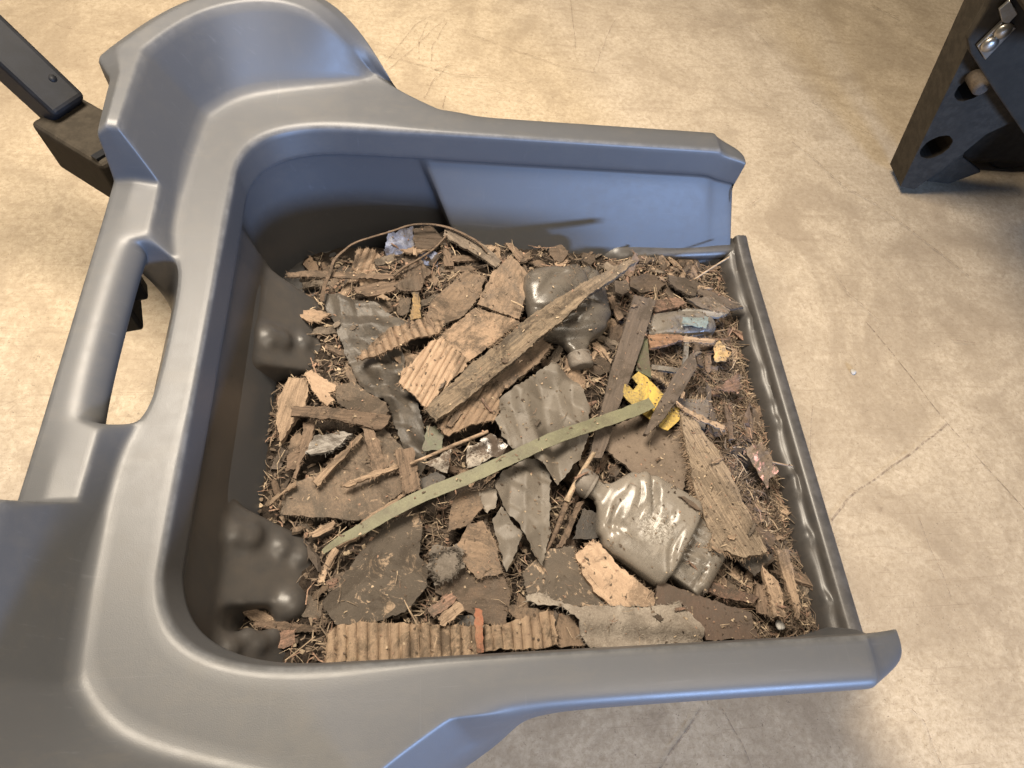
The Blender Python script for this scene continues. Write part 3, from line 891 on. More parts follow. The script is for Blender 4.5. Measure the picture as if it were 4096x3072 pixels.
plate('hinge_tab', [(0.7388, 0.3824), (0.7431, 0.3955), (0.7687, 0.3803), (0.767, 0.3663), (0.7566, 0.3679)], [], MY - .068, .004, 'metal_dull', .0008)
for (x, z) in [(0.7649, 0.3373), (0.768, 0.3568)]:
    bm = bmesh.new()
    bmesh.ops.create_uvsphere(bm, u_segments=20, v_segments=10, radius=.011)
    bmesh.ops.transform(bm, matrix=Matrix.Translation((x, MY - .068, z)) @ Matrix.Diagonal((1, .6, 1, 1)), verts=bm.verts)
    tchild(link('bolt', bm, 'metal_dull'), machine)
ax, az = (0.8484, 0.2459)
bm = bmesh.new()
bmesh.ops.create_cone(bm, cap_ends=True, segments=24, radius1=.012, radius2=.012, depth=.04, matrix=Matrix.Translation((ax, MY - .012, az)) @ Matrix.Rotation(math.pi / 2, 4, 'X'))
o = tchild(bevel_obj(link('axle_stub', bm, 'bronze'), .004), machine); autosmooth(o)
wx, wz = (1.1548, 0.0141)
bm = bmesh.new()
pr = [(.0, .02), (.03, .02), (.055, .024), (.062, .018), (.064, .0), (.062, -.018), (.055, -.024), (.03, -.02), (.0, -.02)]
ring0 = None
for k in range(40):
    a = 2 * math.pi * k / 40
    ring = [bm.verts.new((wx + r * math.cos(a), MY + .10 + t, .064 + r * math.sin(a))) for r, t in pr]
    if ring0 is None:
        ring0 = first = ring
    else:
        for q in range(len(pr) - 1):
            bm.faces.new((ring0[q], ring[q], ring[q + 1], ring0[q + 1]))
        ring0 = ring
for q in range(len(pr) - 1):
    bm.faces.new((ring0[q], first[q], first[q + 1], ring0[q + 1]))
bmesh.ops.remove_doubles(bm, verts=bm.verts, dist=1e-5)
tchild(link('wheel', bm, 'black_plastic'), machine)
plate('lower_flap', [(0.963, 0.0054), (0.9654, 0.1042), (0.9717, 0.1077), (0.9918, 0.0668), (1.0573, 0.0356), (1.0156, 0.0019)], [], MY + .03, .01, 'machine_paint', .002)
bm = bmesh.new()
box_bm(bm, (1.28, MY - .27, .66), (1.10, .44, .52))  # unseen overhang, enlarged to throw shade on the floor at right
box_bm(bm, (1.64, MY - .27, .26), (1.06, .50, .30))  # lower block off to the right, added to deepen that floor shade
box_bm(bm, (1.75, MY + .34, .32), (.90, .36, .50))
box_bm(bm, (1.31, MY + .10, .205), (.66, .05, .39))
tchild(bevel_obj(link('body_and_shade_boxes', bm, 'machine_paint', smooth=False), .02, 3), machine)

# ------------------------------------------------------------------ rubbish: dark litter bed and its loose fibres
def bed_z(x, y):
    yy = y - YC
    z = .094 + .006 * noise.noise(Vector((x * 14, y * 14, 0))) + .004 * noise.noise(Vector((x * 45, y * 45, 2)))
    z += .014 * math.exp(-((x + .02) ** 2 + (yy - .20) ** 2) / (2 * .09 ** 2))
    z -= .012 * max(0, (x - .36) / .07)
    q = max(0, min(1, (yy * .78 - x * .62 - .175) / .075))
    z -= .058 * q * q * (3 - 2 * q)
    return z
GX, GY = 150, 130
verts, faces = [], []
for j in range(GY + 1):
    for i in range(GX + 1):
        x = -.185 + .635 * i / GX
        y = YC - .290 + .573 * j / GY
        verts.append((x, y, bed_z(x, y) + .003 * noise.noise(Vector((x * 130, y * 130, 7)))))
for j in range(GY):
    for i in range(GX):
        a = j * (GX + 1) + i
        faces.append((a, a + 1, a + GX + 2, a + GX + 1))
me = bpy.data.meshes.new('litter_bed')
me.from_pydata(verts, [], faces)
bed = tag(link('litter_bed', me, 'bed'), 'dark brown crumbled litter filling the bottom of the hopper', 'litter', kind='stuff')

# ------------------------------------------------------------------ rubbish: every larger piece by itself
# name, label, category, material, origin (mm), turn (deg), outline (mm), slope, options (mm)
PIECES = [
    ('cardboard_scrap', 'fan-ridged tan cardboard scrap half hidden in the dark back corner', 'cardboard', 'card', (-56.6, 553.5, 106.0), 73.6, [(-18.8, 21.6), (11.2, 24.8), (19.3, 12.3), (16.8, -2.4), (4.9, -20.1), (3.0, -27.6), (-13.4, -14.0), (-22.8, 5.3)], (0.108, 0.036), {'corr': (2, 9)}),
    ('plastic_film', 'crumpled slate-blue plastic film in the shaded back corner', 'plastic film', 'blue', (-5.6, 574.2, 107.0), -11.9, [(-37.3, 23.8), (-7.1, 39.5), (1.6, 14.1), (35.2, 4.8), (39.4, -22.4), (22.0, -19.6), (-17.9, -29.8), (-36.0, -10.5)], (0.0, 0.0), {'crum': (7, 22)}),
    ('bark_chunk', 'dark brown ridged board chunk on the slate-blue film', 'board scrap', 'cardd', (12.7, 588.4, 117.0), -4.5, [(-18.1, 14.0), (4.9, 22.0), (23.9, 0.1), (3.7, -20.1), (-14.3, -16.1)], (0.0, 0.0), {'corr': (0.8, 6)}),
    ('wood_splinter', 'weathered grey split stick slanting down to the foot of the far wall', 'wood splinter', 'woodg', (72.2, 572.7, 123.0), -38.2, [(-43.4, 1.3), (-31.5, 8.4), (10.0, 14.3), (46.2, 8.9), (46.0, -6.1), (16.1, -5.9), (-7.1, -8.8), (-36.4, -12.0)], (-0.052, -0.038), {'th': 4}),
    ('dry_reed', 'flattened dry reed lying level behind the black film', 'reed', 'wood', (-96.3, 518.8, 122.0), 1.5, [(-62.6, 2.6), (-33.8, 6.6), (19.0, 4.4), (82.7, 3.1), (69.8, -5.2), (16.4, -4.3), (-30.5, -4.2), (-61.1, -3.1)], (-0.0, 0.0), {'th': 2}),
    ('bark_strip', 'broad brown bark strip just above the folded black film', 'bark strip', 'wood', (-44.9, 500.9, 120.0), 17.8, [(-30.1, 9.5), (33.8, 8.7), (32.9, -0.1), (10.1, -9.5), (-17.4, -8.2), (-29.3, -0.4)], (-0.0, 0.0), {'th': 3}),
    ('cardboard_scrap', 'crushed brown cardboard flake with torn point beside the ochre strip', 'cardboard', 'cardd', (-3.8, 517.1, 121.0), -80.5, [(-16.1, -9.2), (-22.6, 17.1), (-6.4, 25.2), (1.9, 14.2), (18.7, 7.8), (16.8, -17.7), (7.7, -25.7), (0.0, -11.7)], (0.0, 0.0), {'corr': (0.8, 7), 'crum': (2, 15)}),
    ('ochre_strip', 'narrow ochre yellow strip standing between brown flakes', 'plastic strip', 'ochre', (0.2, 478.6, 118.0), -85.0, [(-20.6, -2.0), (-20.2, 5.6), (19.2, 5.2), (21.6, -8.8)], (-0.09, 0.006), {'th': 1.2}),
    ('bark_chip', 'pale oval wood chip under the thin curved twig', 'wood chip', 'wood', (41.4, 556.5, 118.0), -77.6, [(-21.5, -2.9), (-5.7, 5.3), (14.6, 4.8), (12.5, -7.2)], (0.0, 0.0), {'th': 3}),
    ('board_scrap', 'thick brown fibre board scrap with frayed edge beside the ochre strip', 'board scrap', 'cardm', (51.3, 491.9, 117.0), 50.6, [(-48.3, 12.5), (-16.0, 21.5), (11.1, 19.7), (44.9, 15.5), (50.2, -10.4), (17.0, -22.6), (-20.3, -23.0), (-38.6, -13.1)], (0.032, 0.028), {'th': 5}),
    ('cardboard_square', 'squarish brown cardboard piece leaning up beside the dark crushed bottle', 'cardboard', 'cardm', (113.1, 498.8, 127.0), 65.1, [(54.6, 12.8), (38.2, -18.7), (-1.6, -28.3), (-32.3, -33.3), (-32.3, -4.7), (-34.7, 24.2), (-6.7, 24.4), (14.8, 23.6)], (0.077, -0.0), {'th': 4}),
    ('plastic_film', 'long glossy black crumpled film strip folded down the back side', 'plastic film', 'filmd', (-39.0, 386.0, 112.0), -65.3, [(-129.2, -26.3), (-131.6, -19.4), (-109.7, 9.0), (-96.0, 30.5), (-80.7, 37.6), (-50.7, 54.5), (-27.2, 37.2), (10.8, 26.5), (41.4, 25.8), (91.2, 12.5), (128.1, -2.2), (139.2, -11.9), (134.3, -14.7), (100.8, -17.0), (60.7, -13.0), (40.7, -12.4), (16.1, -28.5), (-9.1, -32.0), (-44.9, -29.3), (-84.3, -26.8)], (0.0, -0.0), {'crum': (13, 34), 'th': 0.8, 'sp': 2.4}),
    ('corrugated_strip', 'curled corrugated cardboard strip with open ridges pointing to the lumpy wall', 'cardboard', 'card', (-21.0, 420.0, 126.0), -72.6, [(13.0, -53.3), (5.2, -44.7), (-19.3, -6.0), (-22.1, 20.3), (-23.5, 44.4), (-12.5, 64.2), (4.7, 51.3), (3.7, 20.6), (6.3, 7.2), (13.2, -22.5), (15.9, -34.3), (15.5, -47.4)], (0.083, -0.025), {'corr': (2.2, 9.5), 'th': 3}),
    ('cardboard_sheet', 'mottled tan cardboard sheet tucked under the upper edge of the long lath', 'cardboard', 'card', (81.8, 433.0, 125.0), 42.8, [(-44.7, 33.1), (19.7, 32.9), (36.5, 5.1), (47.9, -19.9), (26.9, -18.8), (-4.1, -18.3), (-39.3, -17.5), (-43.0, 3.3)], (0.0, -0.0), {'th': 3}),
    ('cardboard_flap', 'large light tan ribbed cardboard flap under the lath', 'cardboard', 'cardl', (21.5, 379.9, 129.0), 64.3, [(-34.2, 27.9), (-18.8, 30.9), (-0.2, 25.1), (35.3, 20.9), (46.7, 8.9), (35.6, -12.7), (30.1, -32.7), (11.7, -32.4), (-10.0, -24.3), (-52.6, -13.8), (-43.6, 2.2)], (-0.042, -0.021), {'corr': (1.3, 7), 'th': 3}),
    ('cardboard_piece', 'brown cardboard panel with torn lower edge below the lath end', 'cardboard', 'card', (69.3, 323.7, 128.0), 59.8, [(-35.8, 29.1), (2.2, 18.3), (46.5, 5.5), (48.6, -13.9), (30.4, -14.5), (19.4, -21.9), (2.2, -24.0), (-7.6, -11.7), (-23.5, 0.7), (-42.0, 12.5), (-40.4, 19.9)], (0.0, 0.0), {'corr': (0.9, 7), 'th': 3}),
    ('board_scrap', 'frayed brown board strip between the lath and the grey crumpled sheet', 'board scrap', 'cardm', (126.8, 389.9, 126.0), 40.9, [(-48.4, 10.9), (-21.1, 13.5), (14.9, 11.3), (45.8, 9.1), (47.0, -6.0), (16.8, -12.6), (-19.5, -12.0), (-35.5, -14.0)], (0.0, 0.0), {'th': 4}),
    ('wood_lath', 'long weathered wooden lath with splintered tip reaching the far wall', 'wood lath', 'woodl', (135.9, 417.3, 150.0), 39.9, [(-157.1, 6.8), (-135.9, 10.2), (-112.7, 13.1), (-80.8, 17.0), (-31.2, 14.8), (3.4, 19.0), (44.3, 16.2), (81.8, 12.8), (132.7, 4.4), (176.1, -3.9), (181.0, -12.3), (141.6, -11.5), (97.1, -7.8), (47.3, -12.6), (8.9, -11.2), (-40.1, -14.4), (-79.2, -13.7), (-120.0, -15.0), (-157.0, -12.0)], (0.071, -0.063), {'th': 7}),
    ('plastic_sheet', 'crumpled grey-brown plastic sheet in the middle under the green strap', 'plastic sheet', 'film', (143.3, 314.1, 130.0), 44.7, [(7.6, 48.6), (36.7, 43.7), (66.6, 37.1), (69.9, 25.8), (67.3, -2.8), (50.0, -35.2), (22.7, -54.0), (-10.3, -65.1), (-47.8, -65.9), (-44.2, -47.9), (-41.3, -23.5), (-51.3, -2.2), (-47.4, 14.6), (-38.4, 35.7), (-25.4, 39.5), (-14.6, 51.5)], (0.0, -0.0), {'crum': (17, 60), 'th': 0.8, 'sp': 2.4}),
    ('plastic_sheet', 'twisted dusty clear film hanging below the green strap', 'plastic sheet', 'film', (122.5, 218.1, 126.0), -77.8, [(-39.3, -19.3), (-48.2, 10.6), (-46.8, 32.5), (-26.7, 35.3), (-0.7, 23.9), (40.1, 12.9), (72.2, -6.1), (54.5, -12.6), (22.0, -17.9), (-2.2, -29.0), (-24.8, -30.4)], (0.092, -0.02), {'crum': (15, 44), 'th': 0.8, 'sp': 2.4}),
    ('plastic_sheet', 'narrow folded grey film pointing down beside the dark fibre board', 'plastic sheet', 'film', (96.4, 179.5, 119.0), -76.6, [(-21.1, -8.1), (-33.2, 4.4), (-0.9, 18.8), (19.6, 4.0), (34.3, -9.7), (1.3, -9.5)], (0.0, 0.0), {'crum': (9, 34), 'th': 0.8, 'sp': 2.4}),
    ('green_plate', 'small flat dark green plastic tab above the straw-coloured stick', 'plastic tab', 'green', (21.4, 295.9, 118.0), -85.2, [(-16.6, -6.6), (-12.7, 11.6), (14.6, 8.9), (14.7, -13.9)], (0.0, 0.0), {'th': 1.5}),
    ('paper_scrap', 'white mottled torn paper triangle beside the small green tab', 'paper scrap', 'paper', (27.6, 265.5, 117.0), 27.4, [(-14.9, 6.6), (19.9, 9.5), (2.1, -13.6), (-7.0, -2.5)], (0.0, 0.0), {'crum': (2, 14), 'th': 0.8}),
    ('paper_scrap', 'white spotted paper scrap tucked against the upper edge of the green strap', 'paper scrap', 'paper', (69.2, 273.7, 120.0), 27.1, [(-3.4, 15.7), (13.3, 12.1), (16.5, -8.7), (-5.9, -10.1), (-20.6, -9.0)], (-0.0, 0.0), {'crum': (2, 14), 'th': 0.8}),
    ('film_scrap', 'brown glossy film scrap above the green strap near its middle', 'film scrap', 'filmb', (89.5, 284.4, 121.0), 22.3, [(-12.3, 13.8), (3.1, 16.7), (15.0, -5.2), (3.0, -14.2), (-8.8, -11.0)], (-0.0, -0.0), {'crum': (5, 16), 'th': 0.8}),
    ('rubber_scrap', 'dark rounded plastic scrap by the perforated brown strip', 'plastic scrap', 'dark', (20.1, 245.4, 117.0), 22.1, [(-15.3, 7.1), (6.5, 9.6), (14.2, -0.7), (8.6, -8.8), (-14.0, -7.2)], (0.0, -0.0), {'th': 2}),
    ('board_scrap', 'mottled brown board scrap under the lower edge of the green strap', 'board scrap', 'cardm', (55.2, 211.6, 121.0), 21.0, [(-28.8, -15.4), (-10.5, 14.2), (5.1, 20.3), (21.4, 14.8), (17.1, -5.4), (3.4, -11.9), (-7.7, -16.6)], (0.0, 0.0), {'th': 4}),
    ('straw_strip', 'curled translucent grey film scrap beneath the green strap', 'film scrap', 'film', (80.2, 223.4, 118.0), -66.6, [(-10.7, -7.0), (-14.8, 9.8), (-3.4, 12.8), (11.5, 3.7), (14.2, -8.9), (3.3, -10.4)], (-0.0, 0.0), {'crum': (5, 15), 'th': 1}),
    ('cardboard_sheet', 'wide dark cardboard sheet with pale torn lower edge near the lower wall lump', 'cardboard', 'cardb', (-76.7, 244.8, 112.0), -74.0, [(12.8, -67.3), (-3.4, -63.9), (-17.2, -47.3), (-18.4, -30.0), (-23.7, 4.1), (-49.8, 37.1), (-52.4, 58.9), (-23.4, 72.6), (26.3, 62.2), (43.7, 19.2), (44.9, 6.5), (33.9, -15.3), (26.6, -36.8)], (-0.0, -0.0), {'corr': (0.5, 9), 'th': 4}),
    ('wood_chunk', 'upright tan split wood chunk against the dusty back wall', 'wood chunk', 'woodt', (-136.8, 338.2, 116.0), -99.6, [(-34.4, -13.8), (-36.2, 7.0), (-21.3, 12.9), (-0.4, 13.9), (17.6, 7.2), (45.1, -1.2), (31.1, -8.5), (-1.6, -17.5)], (-0.0, -0.0), {'th': 8}),
    ('cardboard_curl', 'pale curled cardboard strip beside the split wood chunk', 'cardboard', 'cardl', (-103.7, 356.4, 122.0), -33.5, [(-29.0, 4.5), (-26.1, 11.6), (-7.4, 11.0), (9.6, 11.5), (12.8, 5.7), (6.5, -1.4), (18.6, -4.7), (16.9, -14.9), (5.8, -14.6), (-7.7, -8.7)], (0.0, 0.0), {'crum': (2, 15), 'th': 3}),
    ('board_scrap', 'blotchy brown board scrap left under the black film', 'board scrap', 'cardb', (-59.8, 341.0, 119.0), -24.1, [(-35.7, 4.7), (-22.2, 18.2), (-4.0, 14.4), (24.8, 10.3), (32.7, 2.2), (33.5, -20.9), (-4.9, -15.9), (-24.2, -13.0)], (-0.0, 0.0), {'th': 4}),
    ('wood_strip', 'flat level brown slat pointing from the wood chunk to the black film', 'wood slat', 'wood', (-80.6, 320.2, 126.0), -6.5, [(-55.7, 3.8), (-39.9, 7.9), (4.4, 8.4), (53.6, 7.0), (51.4, -3.7), (44.8, -11.2), (-3.9, -5.8), (-54.6, -6.4)], (-0.0, -0.0), {'th': 4}),
    ('wood_chip', 'silver-grey weathered wood chip among brown splinters', 'wood chip', 'woods', (-96.6, 291.8, 117.0), 18.5, [(-23.6, -3.2), (-10.8, 11.6), (19.1, 7.9), (30.0, 1.8), (5.0, -10.2), (-19.7, -8.0)], (0.0, 0.0), {'th': 5}),
    ('wood_strip', 'two-tone split slat slanting below the silver-grey chip', 'wood slat', 'woodt', (-84.2, 267.5, 122.0), 47.7, [(-31.2, 2.1), (-19.3, 3.6), (41.1, 4.3), (40.0, -0.4), (1.2, -3.6), (-31.7, -5.9)], (-0.0, -0.0), {'th': 5}),
    ('wood_strip', 'wide flat brown slat running down from the level slat', 'wood slat', 'wood', (-44.2, 282.7, 121.0), -70.6, [(-28.1, -5.3), (-25.4, 5.5), (26.2, 8.6), (27.2, -8.8)], (0.0, 0.0), {'th': 3}),
    ('wood_stick', 'long thin rough stick running up to the perforated strip', 'wood stick', 'woodt', (-49.7, 249.1, 124.0), 20.1, [(-27.6, -0.2), (-18.4, 3.5), (33.7, 2.2), (36.3, -2.3), (-24.0, -3.2)], (-0.0, -0.0), {'th': 4}),
    ('label_strip', 'short perforated brown strip crossing the black film', 'plastic strip', 'wood', (-6.7, 252.7, 133.0), -81.5, [(-25.7, -11.6), (-24.7, 8.4), (24.8, 9.7), (25.7, -6.6)], (-0.0, 0.0), {'th': 1.5}),
    ('wood_stick', 'pale tan splinter along the far edge of the green strap', 'wood stick', 'woodt', (-33.4, 212.4, 126.0), 33.9, [(-29.7, 0.0), (-13.3, 1.6), (28.0, 2.2), (28.2, -1.1), (-13.2, -2.7)], (0.0, -0.0), {'th': 3}),
    ('wood_stick', 'brown splinter sticking out towards the back wall below the wood chunk', 'wood stick', 'woodt', (-140.2, 231.6, 119.0), 40.8, [(-16.1, 1.1), (-6.9, 2.3), (20.9, 2.0), (19.5, -2.3), (-1.8, -1.7), (-15.6, -1.4)], (0.0, -0.0), {'th': 4}),
    ('wood_sliver', 'leaning dark brown sliver under the level slat', 'wood splinter', 'wood', (-121.4, 282.4, 116.0), -100.5, [(-33.9, -8.5), (-40.1, 2.8), (-9.4, 6.9), (13.7, 1.1), (32.2, 2.2), (31.3, -2.0), (6.1, -2.5)], (0.0, 0.0), {'th': 4}),
    ('bark_flake', 'small reddish flake between the wood chunk and the grey chip', 'bark flake', 'wood', (-129.1, 275.9, 112.0), 39.4, [(-4.3, 7.0), (13.3, 8.6), (13.0, -0.4), (-5.2, -9.8), (-16.8, -5.5)], (-0.0, 0.0), {'th': 4}),
    ('fibre_board', 'large dark board mottled with pale flecks at the lower wall lumps', 'fibre board', 'cardx', (-23.9, 151.5, 116.0), 29.8, [(-72.2, 7.4), (-49.9, 16.4), (-20.4, 30.1), (15.8, 42.3), (37.0, 41.0), (53.9, 37.1), (49.1, 21.8), (31.1, -4.8), (34.4, -18.1), (23.7, -33.8), (12.1, -38.2), (-8.0, -44.0), (-37.6, -37.4), (-68.9, -19.9)], (0.019, -0.01), {'th': 5}),
    ('fibre_board', 'dark brown fibrous board below the grey lint wad', 'fibre board', 'cardd', (63.1, 126.4, 116.0), -5.0, [(-49.8, 38.6), (-23.5, 42.6), (1.3, 13.8), (27.2, 18.9), (35.0, -1.7), (31.9, -28.9), (25.4, -32.7), (6.7, -30.0), (-12.6, -17.5), (-41.6, -3.1)], (0.0, 0.0), {'th': 5}),
    ('cardboard_square', 'tan and brown squarish cardboard corner next to the grey lint wad', 'cardboard', 'cardm', (65.9, 167.8, 122.0), -14.3, [(-22.9, -2.7), (-16.7, 22.8), (-1.3, 31.5), (16.0, 12.9), (30.7, -18.7), (6.5, -29.2), (-12.4, -16.5)], (-0.0, -0.0), {'th': 4}),
    ('ribbed_cardboard', 'long ribbed cardboard strip along the foot of the near side', 'cardboard', 'cardr', (36.9, 86.3, 121.0), -88.1, [(16.2, -120.1), (-9.2, -118.9), (-16.4, -109.6), (-17.9, -85.2), (-12.1, -33.7), (-6.4, 11.5), (-6.9, 32.7), (-3.5, 48.2), (-8.1, 67.4), (-14.3, 97.6), (-4.3, 105.0), (19.8, 104.6), (19.1, 30.2), (22.6, 22.3), (21.2, -52.1)], (0.0, 0.0), {'corr': (2.0, 10), 'th': 5}),
    ('cardboard_scrap', 'dark brown cardboard scrap meeting the white felt', 'cardboard', 'cardm', (137.7, 89.8, 118.0), -83.2, [(-26.8, -41.8), (-21.1, -20.6), (-14.8, -1.4), (-5.0, 24.9), (11.0, 28.6), (25.0, 30.1), (20.3, 2.6), (11.3, -22.3)], (0.0, 0.0), {'th': 4}),
    ('red_strip', 'narrow upright reddish strip over the ribbed cardboard', 'strip', 'red', (63.1, 86.5, 134.0), -92.3, [(-21.3, -4.4), (-18.3, 3.3), (19.8, 4.1), (19.8, -3.0)], (0.0, 0.0), {'th': 3}),
    ('wood_chip', 'pale square-ended wood chip just above the ribbed cardboard', 'wood chip', 'woodt', (36.2, 103.7, 127.0), 35.4, [(-12.7, 4.8), (11.2, 6.7), (14.1, 0.5), (12.7, -5.1), (-10.8, -5.5), (-14.5, -1.4)], (0.0, 0.0), {'th': 5}),
    ('wood_chip', 'pinkish brown chip beside the pale square-ended chip', 'wood chip', 'woodp', (30.2, 114.1, 123.0), 28.0, [(-16.8, 4.8), (10.7, 5.2), (13.6, -0.2), (8.5, -3.4), (-16.0, -6.3)], (0.0, 0.0), {'th': 5}),
    ('cardboard_curl', 'tan mottled cardboard with rolled edge beneath the capped bottle', 'cardboard', 'cardl', (203.9, 136.4, 121.0), -45.3, [(-40.0, -8.6), (-36.9, 17.6), (-26.2, 19.5), (2.4, 14.7), (47.0, 18.5), (53.8, 6.4), (19.8, -23.9), (0.6, -24.7), (-20.5, -19.4)], (0.0, 0.0), {'th': 7}),
    ('fibre_board', 'dark speckled board between the hanging film and the tan rolled cardboard', 'fibre board', 'cardx', (152.4, 135.6, 117.0), -2.1, [(-41.0, 5.8), (-14.1, 31.5), (15.4, 34.2), (24.1, 3.4), (45.7, -27.6), (5.9, -28.8), (-36.1, -18.5)], (0.0, 0.0), {'th': 4}),
    ('felt_sheet', 'wavy off-white felt sheet at the near side', 'felt sheet', 'felt', (194.2, 96.4, 127.0), -2.5, [(-81.9, 19.0), (-67.9, 22.2), (-52.5, 14.5), (-33.7, 8.2), (2.2, 9.2), (37.7, 7.0), (59.4, 9.8), (80.6, 11.7), (89.4, 3.4), (100.6, -13.9), (99.4, -32.4), (39.2, -32.9), (-20.1, -32.6), (-28.9, -18.8), (-29.9, -5.6), (-45.7, 7.8), (-67.0, 10.0), (-81.1, 13.5)], (-0.0, -0.0), {'crum': (3, 40), 'wave': (3.5, 34), 'th': 3}),
    ('board_scrap', 'flat dark reddish-brown board with a straight slanting edge by the felt', 'board scrap', 'cardbr', (298.6, 96.2, 120.0), -95.8, [(-28.7, -44.3), (-14.9, 3.8), (-0.9, 54.2), (24.2, 57.6), (28.5, 1.5), (-6.9, -20.4), (-1.3, -52.4)], (0.0, 0.0), {'th': 4}),
    ('cardboard_piece', 'big dusty brown cardboard panel under the yellow tag', 'cardboard', 'cardq', (280.0, 276.0, 115.0), -24.4, [(-56.7, 12.3), (-22.2, 48.9), (7.7, 34.6), (19.7, 51.4), (39.7, 16.6), (43.5, -36.7), (34.1, -37.7), (7.1, -36.0), (-16.8, -34.1), (-56.1, -19.3)], (0.0, -0.0), {'th': 4}),
    ('yellow_tag', 'torn yellow plastic tag with notched corner at the strap end', 'tag', 'yellow', (277.2, 345.1, 126.0), -49.0, [(-29.0, 20.4), (-16.6, 22.9), (15.4, 19.7), (37.8, 21.4), (47.5, 7.2), (46.7, -14.9), (40.7, -18.2), (11.5, -20.2), (-12.7, -20.7), (-21.9, -18.8), (-30.4, -5.2), (-24.8, -3.7), (-16.8, -4.2), (-18.0, 6.3), (-29.3, 7.9)], (0.0, -0.0), {'crum': (2, 30), 'th': 1.5, 'ej': 0.3}),
    ('dark_plank', 'long flat dark plank running from the far bottle past the yellow tag', 'dark_plank', 'woodk', (251.2, 375.9, 127.0), -113.4, [(-125.7, -15.3), (-130.7, 7.5), (-129.4, 13.7), (-60.3, 13.3), (-11.6, 12.1), (45.8, 8.1), (97.6, 8.4), (115.7, 6.7), (121.0, -5.8), (89.3, -9.4), (47.3, -10.9), (0.0, -13.9), (-59.0, -14.5)], (-0.0, -0.0), {'th': 6, 'ej': 0.4}),
    ('green_plate', 'flat olive green strip beside the dark plank above the yellow tag', 'plastic strip', 'green', (287.3, 400.4, 120.0), -94.4, [(-34.9, -0.1), (-32.0, 6.4), (26.1, 5.3), (24.4, 1.9), (16.5, -13.5)], (-0.0, -0.0), {'th': 1.5, 'ej': 0.2}),
    ('wood_board', 'broken wedge of grey weathered board with fuzzy torn edge', 'broken board', 'woodb', (338.2, 224.3, 132.0), -68.3, [(-104.9, 18.0), (-95.9, 23.6), (-63.8, 27.4), (-40.8, 28.6), (-15.6, 27.3), (14.3, 23.4), (42.2, 19.7), (66.4, 16.3), (82.4, 13.5), (79.5, -1.6), (76.0, -15.5), (63.0, -28.7), (55.0, -47.9), (40.5, -31.9), (14.2, -28.1), (-3.8, -23.7), (-21.4, -17.2), (-37.2, -11.4), (-66.8, 0.7), (-83.4, 7.5)], (0.021, 0.032), {'th': 9, 'ej': 1.6}),
    ('plastic_chip', 'flat grey square chip behind the broken board', 'plastic chip', 'cardg', (343.9, 332.7, 117.0), 0.0, [(-26.0, 16.3), (17.6, 13.2), (16.2, 1.0), (4.8, -26.5), (-12.6, -4.0)], (0.0, 0.0), {'th': 3}),
    ('wood_splinter', 'thin pale splinter crossing the head of the broken board', 'wood splinter', 'woodt', (335.8, 313.8, 137.0), -33.0, [(-35.2, 3.2), (-16.6, 1.3), (29.8, 4.5), (33.4, -0.3), (6.4, -4.1), (-17.9, -4.6)], (0.0, 0.0), {'th': 3}),
    ('wood_stick', 'dark pointed stick lying across the yellow tag', 'wood stick', 'woodk', (303.3, 339.9, 137.0), -127.1, [(-80.6, -4.9), (-61.0, 8.3), (-13.3, 9.8), (33.1, 6.7), (61.7, 0.2), (63.0, -3.5), (25.4, -7.3), (-28.4, -9.3)], (0.0, -0.0), {'th': 6, 'ej': 0.4}),
    ('foil_scrap', 'brown packet scrap with pink and white print at the front lip', 'packet scrap', 'foil', (411.5, 258.8, 119.0), -82.1, [(-24.6, -13.7), (-28.4, 10.4), (-11.1, 15.7), (10.4, 15.3), (16.3, 4.1), (30.0, -7.9), (14.0, -10.3), (-6.5, -13.6)], (0.0, 0.0), {'crum': (3, 20), 'th': 0.8}),
    ('wood_chip', 'dark shield-shaped chip in the far front corner', 'wood chip', 'woodk', (367.3, 525.8, 114.0), -18.8, [(-24.0, 10.4), (-1.1, 14.1), (20.0, 11.9), (17.2, -14.3), (7.7, -17.1), (-19.8, -5.0)], (0.0, 0.0), {'th': 4}),
    ('wood_sliver', 'dark pointed sliver reaching the front lip in the far corner', 'wood splinter', 'woodk', (414.5, 501.0, 116.0), -32.0, [(-30.7, 3.8), (10.3, 8.7), (31.8, 4.5), (19.0, -6.8), (-30.5, -10.2)], (0.0, 0.0), {'th': 4}),
    ('wood_strip', 'split grey-brown slat above the pale blue label', 'wood slat', 'woodg', (395.4, 487.0, 119.0), -28.7, [(-33.1, -4.7), (-3.0, 14.9), (25.7, 6.9), (20.7, -6.5), (-10.3, -10.7)], (0.0, 0.0), {'th': 5}),
    ('bark_flake', 'pinkish brown bark flake beside the top of the dark plank', 'bark flake', 'woodp', (335.3, 490.1, 116.0), 4.9, [(-14.1, 9.2), (23.0, 10.2), (29.3, 1.5), (3.4, -6.9), (-18.0, -10.2), (-23.6, -3.8)], (-0.0, -0.0), {'th': 4}),
    ('wood_chip', 'small brown oblong chip between the far bottle and the dark plank', 'wood chip', 'wood', (263.7, 486.0, 113.0), -78.7, [(-17.3, -5.1), (-19.0, 2.9), (16.4, 5.7), (19.9, -3.5)], (0.0, 0.0), {'th': 4}),
    ('wood_chip', 'squarish brown chip at the foot of the far wall by the lath tip', 'wood chip', 'woodk', (276.7, 518.9, 112.0), -18.8, [(-11.8, 7.8), (3.9, 15.4), (11.3, -0.1), (3.0, -12.2), (-6.4, -10.9)], (0.0, 0.0), {'th': 4}),
